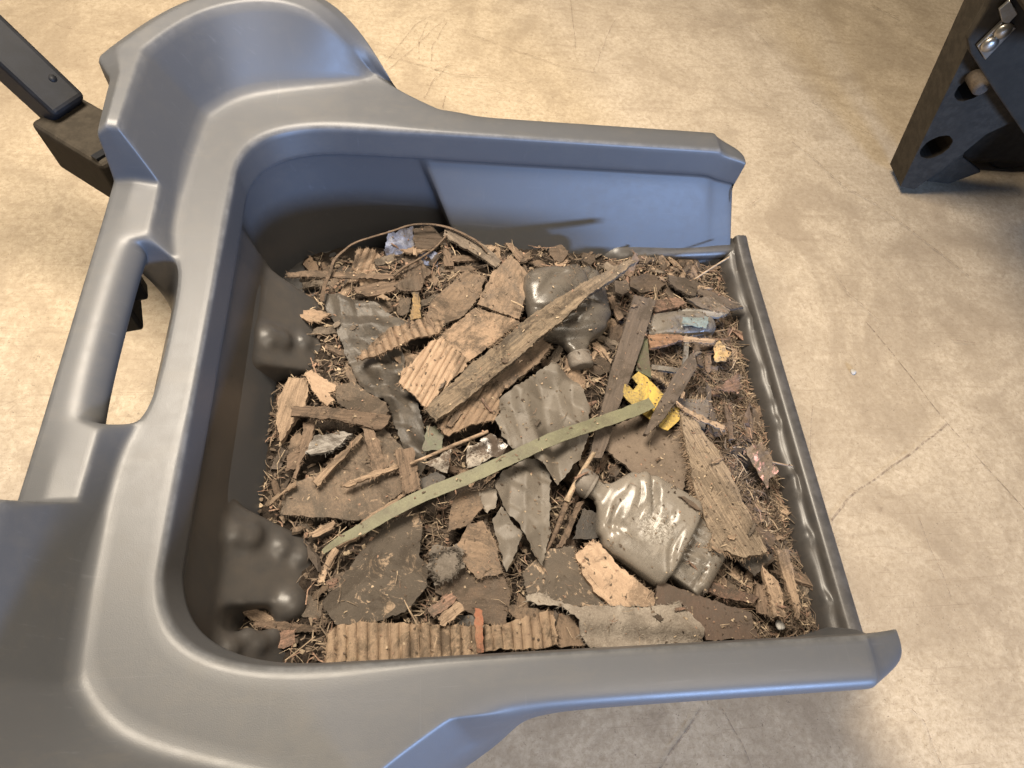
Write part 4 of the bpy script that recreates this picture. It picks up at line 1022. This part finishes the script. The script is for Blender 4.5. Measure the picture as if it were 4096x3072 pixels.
    ('bark_flake', 'bright orange-pink fibrous wood flake beside the olive strip', 'wood flake', 'woodo', (321.4, 432.8, 118.0), 1.1, [(-24.6, 5.7), (-0.0, 8.6), (23.3, 7.2), (24.1, -0.6), (-0.3, -8.4), (-22.4, -12.5)], (-0.0, 0.0), {'th': 5}),
    ('wood_stick', 'pale straight stick continuing from the orange-pink flake', 'wood stick', 'woodt', (366.8, 433.6, 118.0), -6.7, [(-23.0, 4.2), (23.1, 4.1), (21.1, -2.7), (-21.2, -5.6)], (0.0, 0.0), {'th': 3}),
    ('plastic_label', 'pale blue crinkled label on the grey tube piece', 'label', 'lblue', (361.4, 454.1, 127.0), -5.2, [(-15.5, 6.7), (21.2, 11.0), (15.1, -7.3), (-4.1, -5.2), (-16.7, -5.2)], (0.0, 0.0), {'crum': (1.5, 9), 'th': 0.8}),
    ('grey_chip', 'rounded light grey chip above the pale blue label', 'plastic chip', 'woods', (380.9, 475.6, 121.0), -5.1, [(-33.5, 0.2), (-18.8, 4.9), (7.6, 4.3), (32.1, 2.6), (22.6, -4.5), (-10.0, -7.5)], (0.0, 0.0), {'th': 4}),
    ('wood_stick', 'upright split stick inside the grey frame corner', 'wood stick', 'wood', (361.5, 413.7, 119.0), -91.6, [(-18.5, -3.0), (-18.8, 2.8), (20.9, 3.7), (16.4, -3.5)], (0.0, 0.0), {'th': 4}),
    ('wood_stick', 'slim brown stick left of the packet scrap', 'wood stick', 'wood', (383.6, 318.3, 115.0), -95.1, [(-24.0, -3.2), (-24.7, 4.2), (23.4, 3.2), (25.3, -4.1)], (0.0, 0.0), {'th': 4}),
    ('wood_stick', 'pointed grey-brown stick beside the square grey chip', 'wood stick', 'woodk', (363.4, 332.0, 115.0), -91.7, [(-39.4, 0.2), (-31.6, 5.0), (27.9, 2.6), (29.9, -2.5), (13.2, -5.3)], (0.0, 0.0), {'th': 4}),
    ('dry_leaf', 'small crumpled yellow leaf scrap near the front lip', 'leaf', 'leafy', (396.1, 418.8, 115.0), -77.1, [(-7.6, -7.4), (-15.6, 3.4), (-8.9, 7.2), (4.6, 12.6), (16.1, -0.7), (11.5, -15.1)], (-0.0, -0.0), {'crum': (4, 10), 'th': 1}),
    ('dry_leaf', 'curled pinkish brown leaf near the front lip', 'leaf', 'woodp', (396.8, 369.1, 114.0), 21.5, [(19.6, 10.2), (14.7, -5.3), (2.0, -11.8), (-26.6, 3.5), (-9.8, 3.4)], (0.0, -0.0), {'crum': (4, 14), 'th': 1.2}),
    ('plastic_chip', 'dark triangular plastic scrap beneath the end of the broken board', 'plastic scrap', 'dark', (375.7, 144.1, 117.0), -2.0, [(-23.9, 5.9), (23.7, 11.1), (6.2, -2.7), (-6.1, -14.2)], (-0.0, -0.0), {'th': 2}),
    ('wood_strip', 'short brown upright slat at the near front corner', 'wood slat', 'wood', (373.3, 105.5, 117.0), -92.4, [(-19.0, -4.6), (-14.1, 7.2), (19.9, 6.9), (13.3, -9.4)], (-0.0, 0.0), {'th': 5}),
    ('wood_strip', 'pale split slat with square end at the near front corner', 'wood slat', 'woodt', (383.4, 109.5, 121.0), -86.5, [(-29.6, -2.9), (-12.9, 10.3), (22.8, 5.6), (22.4, -7.2), (-2.7, -5.8)], (0.0, 0.0), {'th': 5}),
    ('wood_strip', 'long tan splintered slat hugging the front lip', 'wood slat', 'woodt', (408.6, 122.6, 117.0), -87.4, [(-35.7, -6.2), (-34.5, 8.7), (-3.0, 6.6), (26.6, 3.6), (38.4, -2.6), (15.8, -4.2), (-7.6, -5.9)], (0.0, 0.0), {'th': 5}),
    ('fibre_wad', 'reddish shredded wood strip behind the dark reddish board', 'wood strip', 'woodp', (332.8, 115.3, 117.0), -18.5, [(-41.3, -4.0), (-27.1, 7.3), (9.5, 4.3), (35.5, 4.3), (28.4, -4.7), (-4.9, -7.4)], (0.0, 0.0), {'th': 5}),
    ('grey_plate', 'small dark grey plate behind the broken reed', 'plastic plate', 'dark', (189.7, 192.8, 115.0), -79.8, [(-18.8, 0.5), (-9.6, 14.2), (16.7, 8.0), (11.8, -22.7)], (0.0, 0.0), {'th': 2}),
    ('brown_stick', 'thick brown split stick beside the broken reed', 'wood stick', 'wood', (167.0, 190.7, 118.0), -121.8, [(-28.4, -4.2), (-34.7, 2.2), (5.4, 3.9), (25.4, 3.4), (28.9, -2.7), (3.4, -2.7)], (0.0, -0.0), {'th': 7}),
    ('bark_flake', 'round brown bark flake against the far wall foot right of the lath tip', 'bark flake', 'cardd', (314.8, 530.1, 110.0), 2.1, [(-23.1, 8.7), (-0.3, 15.1), (21.3, 12.0), (28.7, -0.8), (12.2, -14.9), (-14.4, -14.8), (-24.5, -5.4)], (-0.0, 0.0), {'crum': (3, 12), 'th': 6}),
    ('film_scrap', 'small dark glossy film scrap under the ribbed cardboard notch', 'film scrap', 'filmd', (45.5, 97.9, 114.0), -2.6, [(-17.4, -2.8), (-9.8, 6.0), (15.3, 6.9), (15.4, -3.7), (-3.5, -6.3)], (0.0, 0.0), {'crum': (4, 12), 'th': 1}),
    ('lint_wad', 'grey fuzzy lint wad on the mottled boards', 'lint', 'lint', (31.8, 153.9, 125.0), -2.0, [(-15.6, 13.6), (-9.1, 18.4), (-0.4, 14.6), (10.5, 19.4), (19.2, 12.7), (14.0, 5.1), (19.7, -4.3), (10.3, -10.8), (7.6, -20.9), (-1.8, -15.4), (-10.0, -21.7), (-12.1, -10.7), (-18.8, -4.3), (-13.5, 4.1)], (0.0, 0.0), {'crum': (3, 12), 'th': 2, 'ej': 3.5}),
    ('wood_chip', 'pale shaving curl on the litter near the upper wall lump', 'wood shaving', 'woodt', (-93.9, 197.0, 110.0), 27.2, [(-13.3, 4.0), (2.1, 3.4), (12.6, 3.8), (13.1, 0.2), (4.9, -4.3), (-6.4, -4.8), (-13.0, -2.3)], (0.0, 0.0), {'crum': (2, 10), 'th': 1.5}),
    ('board_scrap', 'brown scrap poking from under the black film by the upper lump', 'board scrap', 'cardm', (-74.3, 376.1, 116.0), -68.5, [(-13.8, -4.5), (-21.3, 2.5), (0.6, 3.5), (21.6, 1.9), (13.0, -3.4)], (-0.0, -0.0), {'th': 4}),
]
BIG = []
for n, (name, label, cat, mat, loc, ang, poly, slope, op) in enumerate(PIECES):
    mm = lambda t: tuple(q / 1000 for q in t) if t else None
    corr, crum, wave = mm(op.get('corr')), mm(op.get('crum')), mm(op.get('wave'))
    sp = op.get('sp', (1.5 if corr[1] < .012 else 2.4) if corr else 5) / 1000
    pl = [(x / 1000, y / 1000) for x, y in poly]
    if corr:
        corr = (corr[0], corr[1])
    me = slab_mesh(name, pl, slope, op.get('th', 3.5) / 1000, sp, op.get('ej', 1.5) / 1000, corr, crum, wave, n + 1, op.get('bow', 0), int(sum((Vector(pl[k]) - Vector(pl[k - 1])).length for k in range(len(pl))) * 900) if mat.startswith(('wood', 'card', 'felt')) and mat != 'cardbr' else 0, mat.startswith('film') or mat in ('blue', 'foil', 'paper'))
    o = link(name, me, mat, None, mm(loc), math.radians(ang), smooth=False)
    me.polygons.foreach_set('use_smooth', [True] * len(me.polygons))
    tag(o, label, cat)
    ca, sa = math.cos(math.radians(ang)), math.sin(math.radians(ang))
    BIG.append([(loc[0] / 1000 + x * ca - y * sa, loc[1] / 1000 + x * sa + y * ca) for x, y in pl])
RIBBONS = [
    ('strap', 'long flat olive green packing strap lying diagonally over the rubbish', 'strap', 'strap', [(-90.7, 169.8, 124.0), (-74.2, 180.4, 128.0), (-49.1, 192.0, 132.0), (-26.1, 205.4, 134.0), (9.5, 222.9, 136.0), (58.7, 241.6, 139.0), (103.6, 260.8, 143.0), (151.7, 282.6, 145.0), (201.1, 300.9, 142.0), (248.8, 318.7, 139.0), (278.9, 331.9, 137.0)], [4.5, 8.2, 12.1, 13.2, 14.0, 14.4, 14.3, 14.8, 14.7, 15.2, 14.4], 1.2, False),
    ('curved_strip', 'thin frayed strip arching around the dark back corner', 'thin strip', 'wood', [(-114.5, 482.6, 116.0), (-112.4, 497.9, 124.0), (-106.4, 515.1, 128.0), (-101.9, 535.5, 130.0), (-89.6, 551.6, 131.0), (-75.1, 564.4, 132.0), (-34.0, 583.5, 132.0), (-1.2, 598.8, 131.0), (38.6, 597.9, 130.0), (79.0, 577.7, 128.0), (93.6, 562.0, 124.0)], [5.0, 4.4, 3.9, 3.4, 2.3, 2.3, 2.4, 2.4, 3.1, 3.1, 2.5], 1.5, False),
    ('twig', 'slender dark twig bent across the back corner flakes', 'twig', 'wood', [(-28.1, 516.7, 126.0), (-15.4, 528.9, 128.0), (3.8, 541.6, 130.0), (24.8, 561.6, 130.0), (40.4, 585.3, 128.0)], [4.0, 3.5, 3.0, 3.0, 2.5], 2.5, True),
    ('reed', 'straight straw-coloured stick beside the black film end', 'stick', 'woodt', [(-5.3, 258.0, 137.0), (16.9, 267.0, 138.0), (44.8, 279.8, 138.0), (81.0, 296.0, 136.0)], [2.9, 4.0, 4.6, 4.2], 4, True),
    ('reed', 'broken tan reed with a pale tip beside the capped bottle', 'reed', 'reed', [(199.6, 268.4, 138.0), (186.6, 250.5, 136.0), (173.3, 230.9, 134.0), (163.8, 214.2, 131.0)], [4.8, 5.3, 5.7, 7.2], 5, True),
    ('stalk', 'frayed lower length of the broken reed', 'reed', 'wood', [(164.3, 213.1, 128.0), (156.1, 195.4, 124.0), (147.7, 178.5, 122.0), (139.0, 163.9, 118.0)], [6.7, 6.1, 5.0, 1.5], 5, True),
    ('straw', 'single pale straw leaning in the far front corner', 'straw', 'reed', [(384.0, 536.7, 112.0), (411.1, 551.8, 122.0), (435.3, 564.4, 130.0)], [2.1, 2.4, 2.8], 2, True),
    ('straw', 'short pale matchstick on the square brown cardboard', 'straw', 'reed', [(118.7, 474.7, 137.0), (127.8, 470.0, 137.0), (134.1, 466.0, 136.0)], [2.4, 2.4, 1.8], 2, True),
    ('straw', 'thin pale straw in the gap by the near wall lump', 'straw', 'reed', [(-120.8, 71.4, 108.0), (-110.7, 78.3, 111.0), (-93.8, 90.9, 114.0)], [1.3, 1.3, 1.3], 2, True),
    ('straw', 'thin pale splinter on the ribbed cardboard', 'straw', 'reed', [(19.5, 73.0, 130.0), (22.3, 82.8, 130.0)], [1.3, 0.9], 2, True),
    ('straw', 'longer pale needle just above the ribbed cardboard', 'straw', 'reed', [(-9.5, 119.1, 127.0), (-3.9, 108.0, 129.0), (3.7, 94.5, 131.0)], [0.9, 1.8, 1.3], 2, True),
    ('straw', 'pale straw lying over the edge of the front lip', 'straw', 'woodt', [(421.6, 260.8, 122.0), (432.5, 256.9, 124.0), (444.9, 254.4, 124.0)], [2.4, 2.4, 1.8], 2, True),
    ('bent_plastic', 'grey plastic frame corner behind the yellow tag', 'frame corner', 'grey', [(296.1, 392.8, 115.0), (316.0, 390.3, 115.0), (334.2, 388.5, 115.0), (340.7, 396.1, 115.0), (350.8, 431.1, 115.0)], [6.8, 6.8, 6.8, 6.3, 5.8], 4, False),
]
for n, (name, label, cat, mat, pts, ws, th, rnd) in enumerate(RIBBONS):
    loc = Vector(pts[len(pts) // 2]) / 1000
    me = ribbon_mesh(name, [Vector(p) / 1000 - loc for p in pts], [w / 1000 for w in ws], th / 1000, rnd, n)
    o = link(name, me, mat, None, loc, smooth=False)
    me.polygons.foreach_set('use_smooth', [True] * len(me.polygons))
    tag(o, label, cat)

# torn fibres standing out along the broken board's ragged edge
def fringe(owner, edge, count, length, dirn, mat, seed):
    rnd = random.Random(seed)
    bm = bmesh.new()
    for _ in range(count):
        k = rnd.randrange(len(edge) - 1)
        c = Vector(edge[k]).lerp(Vector(edge[k + 1]), rnd.random())
        c.z -= rnd.uniform(.001, .006)
        L = length * rnd.uniform(.3, 1.1)
        d = (Vector(dirn) + Vector((rnd.gauss(0, .35), rnd.gauss(0, .35), rnd.gauss(-.1, .3)))).normalized()
        s = d.cross(Vector((0, 0, 1))).normalized() * rnd.uniform(.0004, .0011)
        u = Vector((0, 0, .0008))
        p = c - d * .004
        q = [bm.verts.new(t) for t in (p - s, p + s, p + u, c + d * L)]
        for f in ((0, 1, 3), (1, 2, 3), (2, 0, 3), (0, 2, 1)):
            bm.faces.new([q[t] for t in f])
    o = link('torn_fibre', bm, mat, None, smooth=False)
    o.parent = owner
    o.matrix_parent_inverse = (Matrix.Translation(owner.location) @ Matrix.Rotation(owner.rotation_euler.z, 4, 'Z')).inverted()
    o['kind'] = 'stuff'
by_label = {o.get('label'): o for o in COL.objects if o.get('label')}
for key, edge, count, length, dirn, mat, seed in [('broken wedge', [(0.3145, 0.3048, 0.13), (0.3143, 0.255, 0.13), (0.3153, 0.2194, 0.13), (0.318, 0.2011, 0.13), (0.3243, 0.1753, 0.13), (0.3147, 0.1559, 0.13)], 420, 0.011, (-0.944, -0.331, 0.0), 'woodt', 1), ('broken wedge', [(0.3143, 0.1556, 0.131), (0.3353, 0.1545, 0.131), (0.353, 0.1484, 0.131), (0.383, 0.1534, 0.131)], 70, 0.008, (-0.03, -1.0, 0.0), 'woodt', 2), ('flat grey square chip', [(0.3171, 0.3466, 0.118), (0.34, 0.3467, 0.118), (0.3608, 0.3442, 0.118)], 60, 0.016, (0.284, 0.959, -0.0), 'reed', 3), ('olive green strip', [(0.2911, 0.382, 0.121), (0.3051, 0.3755, 0.121), (0.316, 0.3625, 0.121)], 130, 0.01, (0.414, 0.91, 0.0), 'reed', 4), ('weathered wooden lath', [(0.1265, 0.4395, 0.139), (0.1068, 0.4183, 0.139), (0.0893, 0.4062, 0.139)], 60, 0.01, (-0.935, 0.354, 0.0), 'woodt', 5), ('lint wad', [(0.0189, 0.1631, 0.131), (0.0425, 0.1685, 0.131), (0.0484, 0.1575, 0.131), (0.0419, 0.1415, 0.131), (0.0255, 0.1348, 0.131), (0.0173, 0.1446, 0.131), (0.0189, 0.1631, 0.131)], 160, 0.006, (0.1, 0, 0.2), 'lint', 6)]:
    ow = next(o for l, o in by_label.items() if key in l)
    fringe(ow, edge, count, length, dirn, mat, seed)

# ------------------------------------------------------------------ bottles
def bottle(name, label, neck, base, width, height, prof, mat, capmat, roll, seed, dent, cap=True, neck_r=.0125):
    """squashed drink bottle lying from neck to base; the outline in prof is (fraction of length, fraction of width)"""
    N0, B0 = Vector(neck), Vector(base)
    d = (B0 - N0); L = d.length; d.normalize()
    s = Vector((0, 0, 1)).cross(d).normalized(); u = d.cross(s)
    rr = Matrix.Rotation(roll, 3, d)
    s = rr @ s; u = rr @ u
    root = tag(empty(name, ((N0 + B0) / 2).to_tuple()), label, 'bottle')
    root.location.z = .1
    M = Matrix.Translation(-root.location)
    bm = bmesh.new()
    rows = []
    K, R = 56, 48
    off = Vector((seed, seed * 2.3, 0))
    rj = random.Random(int(seed * 7))
    folds = [(rj.uniform(.3, .95), rj.uniform(-.35, .35), rj.uniform(0, math.pi), rj.uniform(.025, .07)) for _ in range(9)]
    def rad(t):
        for (t0, r0), (t1, r1) in zip(prof, prof[1:]):
            if t <= t1:
                f = (t - t0) / max(1e-6, t1 - t0)
                f = f * f * (3 - 2 * f)
                return r0 + (r1 - r0) * f
        return prof[-1][1]
    for i in range(R + 1):
        t = i / R
        k = rad(t)
        row = []
        for j in range(K):
            a = 2 * math.pi * j / K
            ca, sa = math.cos(a), math.sin(a)
            sq = .62
            ex = math.copysign(abs(ca) ** sq, ca) * width / 2 * k
            flat = 1 if t > .2 else (neck_r * 2 / height / max(.01, k)) * (1 - t / .2) + t / .2
            ez = math.copysign(abs(sa) ** sq, sa) * height / 2 * k * flat
            p = N0 + d * (t * L) + s * ex + u * ez
            amp = dent * min(1, max(0, (t - .18) / .2))
            fold = 0.0
            for (fx, fy, ft, fw) in folds:              # long straight creases, sharp at the crest
                dist = abs((t - fx) * math.cos(ft) + (ex / width - fy) * math.sin(ft))
                along = -(t - fx) * math.sin(ft) + (ex / width - fy) * math.cos(ft)
                fold += max(0, 1 - dist / fw) ** 1.3 * math.exp(-(along / .22) ** 2)
            q = Vector((t * L * 11, ex * 11, ez * 8)) + off
            p += (s * ca * .35 + u * sa) * (noise.noise(q) * .55 - fold * .8) * amp
            row.append(bm.verts.new(p))
        rows.append(row)
    for a, b in zip(rows, rows[1:]):
        for j in range(K):
            bm.faces.new((a[j], a[(j + 1) % K], b[(j + 1) % K], b[j]))
    c = bm.verts.new(B0 - d * .004)
    for j in range(K):
        bm.faces.new((rows[-1][j], rows[-1][(j + 1) % K], c))
    o = link('bottle_body', bm, mat)
    o.parent = root; o.matrix_parent_inverse = M
    if cap:
        bm = bmesh.new()
        rows = []
        KK = 72
        for z, r in ((-.0165, .0), (-.0165, .0118), (-.0155, .0140), (-.013, .0150), (-.001, .0152), (.0, .0148), (.0006, .0148), (.0012, .0152), (.003, .0152), (.0035, .0140), (.0036, .0125)):
            row = []
            for j in range(KK):
                a = 2 * math.pi * j / KK
                r_ = r + (.0005 if (j % 2 and -.0135 < z < -.0005 and r > .0149) else 0)
                row.append(bm.verts.new(N0 + d * z + s * math.cos(a) * r_ + u * math.sin(a) * r_))
            rows.append(row)
        for a, b in zip(rows, rows[1:]):
            for j in range(KK):
                bm.faces.new((a[j], a[(j + 1) % KK], b[(j + 1) % KK], b[j]))
        bmesh.ops.remove_doubles(bm, verts=bm.verts, dist=1e-6)
        o = link('bottle_cap', bm, capmat)
        autosmooth(o, 50)
        o.parent = root; o.matrix_parent_inverse = M
    return root
for args in [('crushed_bottle', 'dusty clear crushed bottle with its cap pointing at the broken reed', (0.1922, 0.2327, 0.128), (0.2897, 0.1662, 0.118), 0.1044, 0.044, [(0, 0.2), (0.11, 0.2), (0.13, 0.26), (0.3, 0.8), (0.4, 0.97), (0.5, 1.0), (0.95, 1.03), (1, 0.94)], 'bottle', 'cap', 0.1, 4.0, 0.011, True), ('crushed_bottle', 'dark crumpled bottle with grey cap under the long lath tip', (0.2053, 0.4108, 0.11), (0.1891, 0.5327, 0.12), 0.112, 0.048, [(0, 0.2), (0.05, 0.2), (0.12, 0.3), (0.3, 0.82), (0.45, 1), (0.8, 1.02), (0.94, 0.95), (1, 0.8)], 'bottle_dark', 'cap', 0.1, 9.0, 0.012, True), ('bottle_piece', 'dusty clear bottle end lying behind the capped crushed bottle', (0.3388, 0.1982, 0.108), (0.2795, 0.1277, 0.104), 0.0631, 0.05, [(0, 0.55), (0.1, 0.8), (0.4, 1), (0.85, 1), (1, 0.85)], 'bottle', 'cap', 0.0, 14.0, 0.008, False), ('tube_piece', 'grey crushed tube piece beside the dark plank under the pale blue label', (0.3012, 0.4572, 0.104), (0.3952, 0.4669, 0.106), 0.0388, 0.034, [(0, 0.8), (0.1, 0.95), (0.5, 1), (0.9, 0.95), (1, 0.75)], 'bottle_dark', 'cap', 0.0, 19.0, 0.004, False)]:
    bottle(*args)

# ------------------------------------------------------------------ many small loose chips, each its own thing
rnd = random.Random(21)
bpy.context.view_layer.update()
DG = bpy.context.evaluated_depsgraph_get()
def drop(x, y):
    """height of whatever lies uppermost inside the hopper at this spot, and whether that is a larger piece"""
    hit, loc, nrm, _, ob, _ = scene.ray_cast(DG, Vector((x, y, .199)), Vector((0, 0, -1)))
    if not hit or nrm.z < .35 or (ob.parent and ob.parent.name == hopper.name):
        return None, False
    return loc.z, ob.name.split('.')[0] != 'litter_bed'
SCRAPS = [('cardm', 'brown cardboard'), ('card', 'tan cardboard'), ('wood', 'brown wood'), ('cardd', 'dark bark'), ('woodt', 'pale wood'), ('woodg', 'grey-brown wood'), ('cardb', 'blotchy board')]
sshapes = []
for k in range(21):
    mt, cn = SCRAPS[k % 7]
    if 'wood' in mt:
        L = rnd.uniform(.035, .075); w = rnd.uniform(.006, .014)
        pl = [(-L / 2, -w * .3), (-L * .2, -w * .5), (L * .3, -w * .45), (L / 2, -w * .05), (L * .36, w * .4), (-L * .1, w * .5), (-L * .46, w * .35)]
    else:
        L = rnd.uniform(.026, .048)
        pl = []
        for q in range(7):
            a = q * 2 * math.pi / 7 + rnd.uniform(-.3, .3)
            r = L / 2 * rnd.uniform(.65, 1.1)
            pl.append((math.cos(a) * r, math.sin(a) * r * .7))
    me = slab_mesh('torn_scrap', pl, (0, 0), rnd.uniform(.002, .005), .004, .0016, corr=(.0009, .0075) if mt == 'card' else None, crum=(.004, .02) if 'card' in mt else None, seed=k + 40, fray=70)
    me.polygons.foreach_set('use_smooth', [True] * len(me.polygons))
    me.materials.append(MATS[mt])
    sshapes.append((me, cn))
made = 0
tries = 0
while made < 84 and tries < 4000:
    tries += 1
    x = rnd.uniform(-.145, .40); y = YC + rnd.uniform(-.265, .245)
    if rnd.random() > (1.0 if x < .25 else .45):
        continue
    hz, big = drop(x, y)
    if hz is None or big:
        continue
    me, cn = rnd.choice(sshapes)
    o = bpy.data.objects.new('torn_scrap', me)
    COL.objects.link(o)
    o.location = (x, y, hz + rnd.uniform(.003, .009))
    o.rotation_euler = (rnd.gauss(0, .22), rnd.gauss(0, .2), rnd.uniform(0, 6.283))
    o.scale = (rnd.uniform(.75, 1.15),) * 3
    tag(o, 'torn %s scrap half buried between the larger pieces' % cn, 'scrap', 'torn %s scraps in the heap' % cn)
    made += 1
bpy.context.view_layer.update()
DG = bpy.context.evaluated_depsgraph_get()
shapes = []
KINDS = [('wood', 'brown'), ('woodt', 'pale tan'), ('woodg', 'grey-brown'), ('woodp', 'reddish'), ('woodk', 'dark'), ('cardm', 'fibrous brown'), ('cardd', 'very dark')]
for k in range(28):
    L = rnd.uniform(.011, .036); w = rnd.uniform(.003, .010)
    if k % 4 == 0:
        pl = [(-L / 2, -w * .3), (-L * .3, -w / 2), (L * .35, -w * .5), (L / 2, w * .1), (L * .2, w / 2), (-L * .4, w * .45)]
    elif k % 4 == 1:
        pl = [(-L / 2, -w / 2), (L / 2, -w * .35), (L * .42, w * .4), (-L * .45, w / 2)]
    elif k % 4 == 2:
        pl = [(-L / 2, 0), (-L * .1, -w / 2), (L / 2, -w * .1), (L * .1, w / 2)]
    else:
        L *= .6; w = L * .7
        pl = [(-L / 2, -w * .2), (-L * .1, -w / 2), (L * .4, -w * .4), (L / 2, w * .3), (L * .1, w / 2), (-L * .35, w * .4)]
    me = slab_mesh('small_wood_chip', pl, (0, 0), rnd.uniform(.0015, .004), .006, .0009, seed=k, fray=34)
    mt, cn = KINDS[k % 7]
    me.materials.append(MATS[mt])
    shapes.append((me, cn))
made = 0
while made < 290:
    x = rnd.uniform(-.15, .444); y = YC + rnd.uniform(-.255, .262)
    if rnd.random() > (.45 if x < .27 else 1.0):
        continue
    hz, big = drop(x, y)
    if hz is None or (big and rnd.random() > .06):
        continue
    me, cn = rnd.choice(shapes)
    o = bpy.data.objects.new('small_wood_chip', me)
    COL.objects.link(o)
    o.location = (x, y, hz + (.003 if big else rnd.uniform(.003, .010)))
    k = .35 if big else 1
    o.rotation_euler = (rnd.gauss(0, .3) * k, rnd.gauss(0, .25) * k, rnd.uniform(0, 6.283))
    o.scale = (rnd.uniform(.7, 1.25) * (.7 if big else (1.75 if made % 3 == 0 else 1)),) * 3
    tag(o, 'small loose %s wood chip lying in the litter between larger pieces' % cn, 'wood chip', 'small %s chips in the litter' % cn)
    made += 1

def slivers(name, count, label, xr, yr, lens, ws, zlift, dens=None, seed=1, onbig=.03):
    rnd = random.Random(seed)
    vv, ff, cols = [], [], []
    pal = [(.23, .175, .125), (.16, .12, .087), (.10, .075, .056), (.34, .265, .185), (.13, .098, .072), (.08, .06, .046), (.24, .155, .11)]
    n = 0
    while n < count:
        x = rnd.uniform(*xr); y = YC + rnd.uniform(*yr)
        if dens and rnd.random() > dens(x, y):
            continue
        L = rnd.uniform(*lens) * rnd.random() ** .6 + .003; w = rnd.uniform(*ws); hgt = w * rnd.uniform(.3, .8)
        a = rnd.uniform(0, math.pi * 2); t = rnd.gauss(0, .22)
        d = Vector((math.cos(a) * math.cos(t), math.sin(a) * math.cos(t), math.sin(t)))
        s = Vector((-math.sin(a), math.cos(a), 0)); u = d.cross(s) * -1
        hz, big = drop(x, y)
        if hz is None or (big and rnd.random() > onbig):
            continue
        c = Vector((x, y, hz + abs(math.sin(t)) * L * .4 + rnd.uniform(*zlift) * (.15 if big else 1)))
        n += 1
        if big:
            L *= .45; w *= .5; hgt *= .5
        b = len(vv)
        bend = s * rnd.uniform(-.2, .2) * L + Vector((0, 0, rnd.uniform(-.02, .10) * L))
        for e, sc in ((-1, 1), (0, 1), (1, rnd.uniform(.1, .8))):
            cc = c + d * e * L / 2 + (bend if e == 0 else Vector())
            vv += [cc - s * w * sc / 2, cc + s * w * sc / 2, cc + u * hgt * sc]
        for r in (0, 3):
            for k in range(3):
                ff.append((b + r + k, b + r + (k + 1) % 3, b + r + 3 + (k + 1) % 3, b + r + 3 + k))
        ff += [(b, b + 2, b + 1), (b + 6, b + 7, b + 8)]
        col = rnd.choice(pal); m = rnd.uniform(.6, 1.25)
        cols += [(col[0] * m, col[1] * m, col[2] * m, 1)] * 9
    me = bpy.data.meshes.new(name)
    me.from_pydata([tuple(v) for v in vv], [], ff)
    at = me.color_attributes.new('tint', 'FLOAT_COLOR', 'POINT')
    at.data.foreach_set('color', [c for q in cols for c in q])
    return tag(link(name, me, 'litter', smooth=False), label, 'litter', kind='stuff')
slivers('wood_fibre', 6500, 'fine loose brown wood fibres and slivers strewn through the rubbish', (-.17, .445), (-.28, .262), (.008, .040), (.0003, .0016), (.0, .008),
        lambda x, y: (.30 if x < .30 else 1.0) * (.35 if x < -.09 or y - YC > .19 else 1.0), 3)
slivers('crumb_litter', 5000, 'short crumbly wood bits between the larger pieces', (-.17, .445), (-.28, .262), (.002, .008), (.0010, .0045), (.0, .006),
        lambda x, y: (.45 if x < .28 else 1.0) * (.5 if x < -.10 or y - YC > .19 else 1.0), 5, .20)


# ------------------------------------------------------------------ crumbs that stand apart
for name, label, cat, mat, (x, y), r, z, sd in [('crumb', 'tiny white crumb lying alone on the concrete', 'crumb', 'chalk', (0.6712, 0.4534), 0.0045, 0.0, 1), ('pebble', 'small whitish pebble in the litter at the near front corner', 'pebble', 'chalk', (0.3902, 0.0804), 0.005, 0.104, 3)]:
    bm = bmesh.new()
    bmesh.ops.create_icosphere(bm, subdivisions=3, radius=r)
    for v in bm.verts:
        v.co *= 1 + .35 * noise.noise(v.co * (.9 / r) + Vector((sd, 0, 0)))
        v.co.z *= .6
    tag(link(name, bm, mat, None, (x, y, z + r * .45)), label, cat)
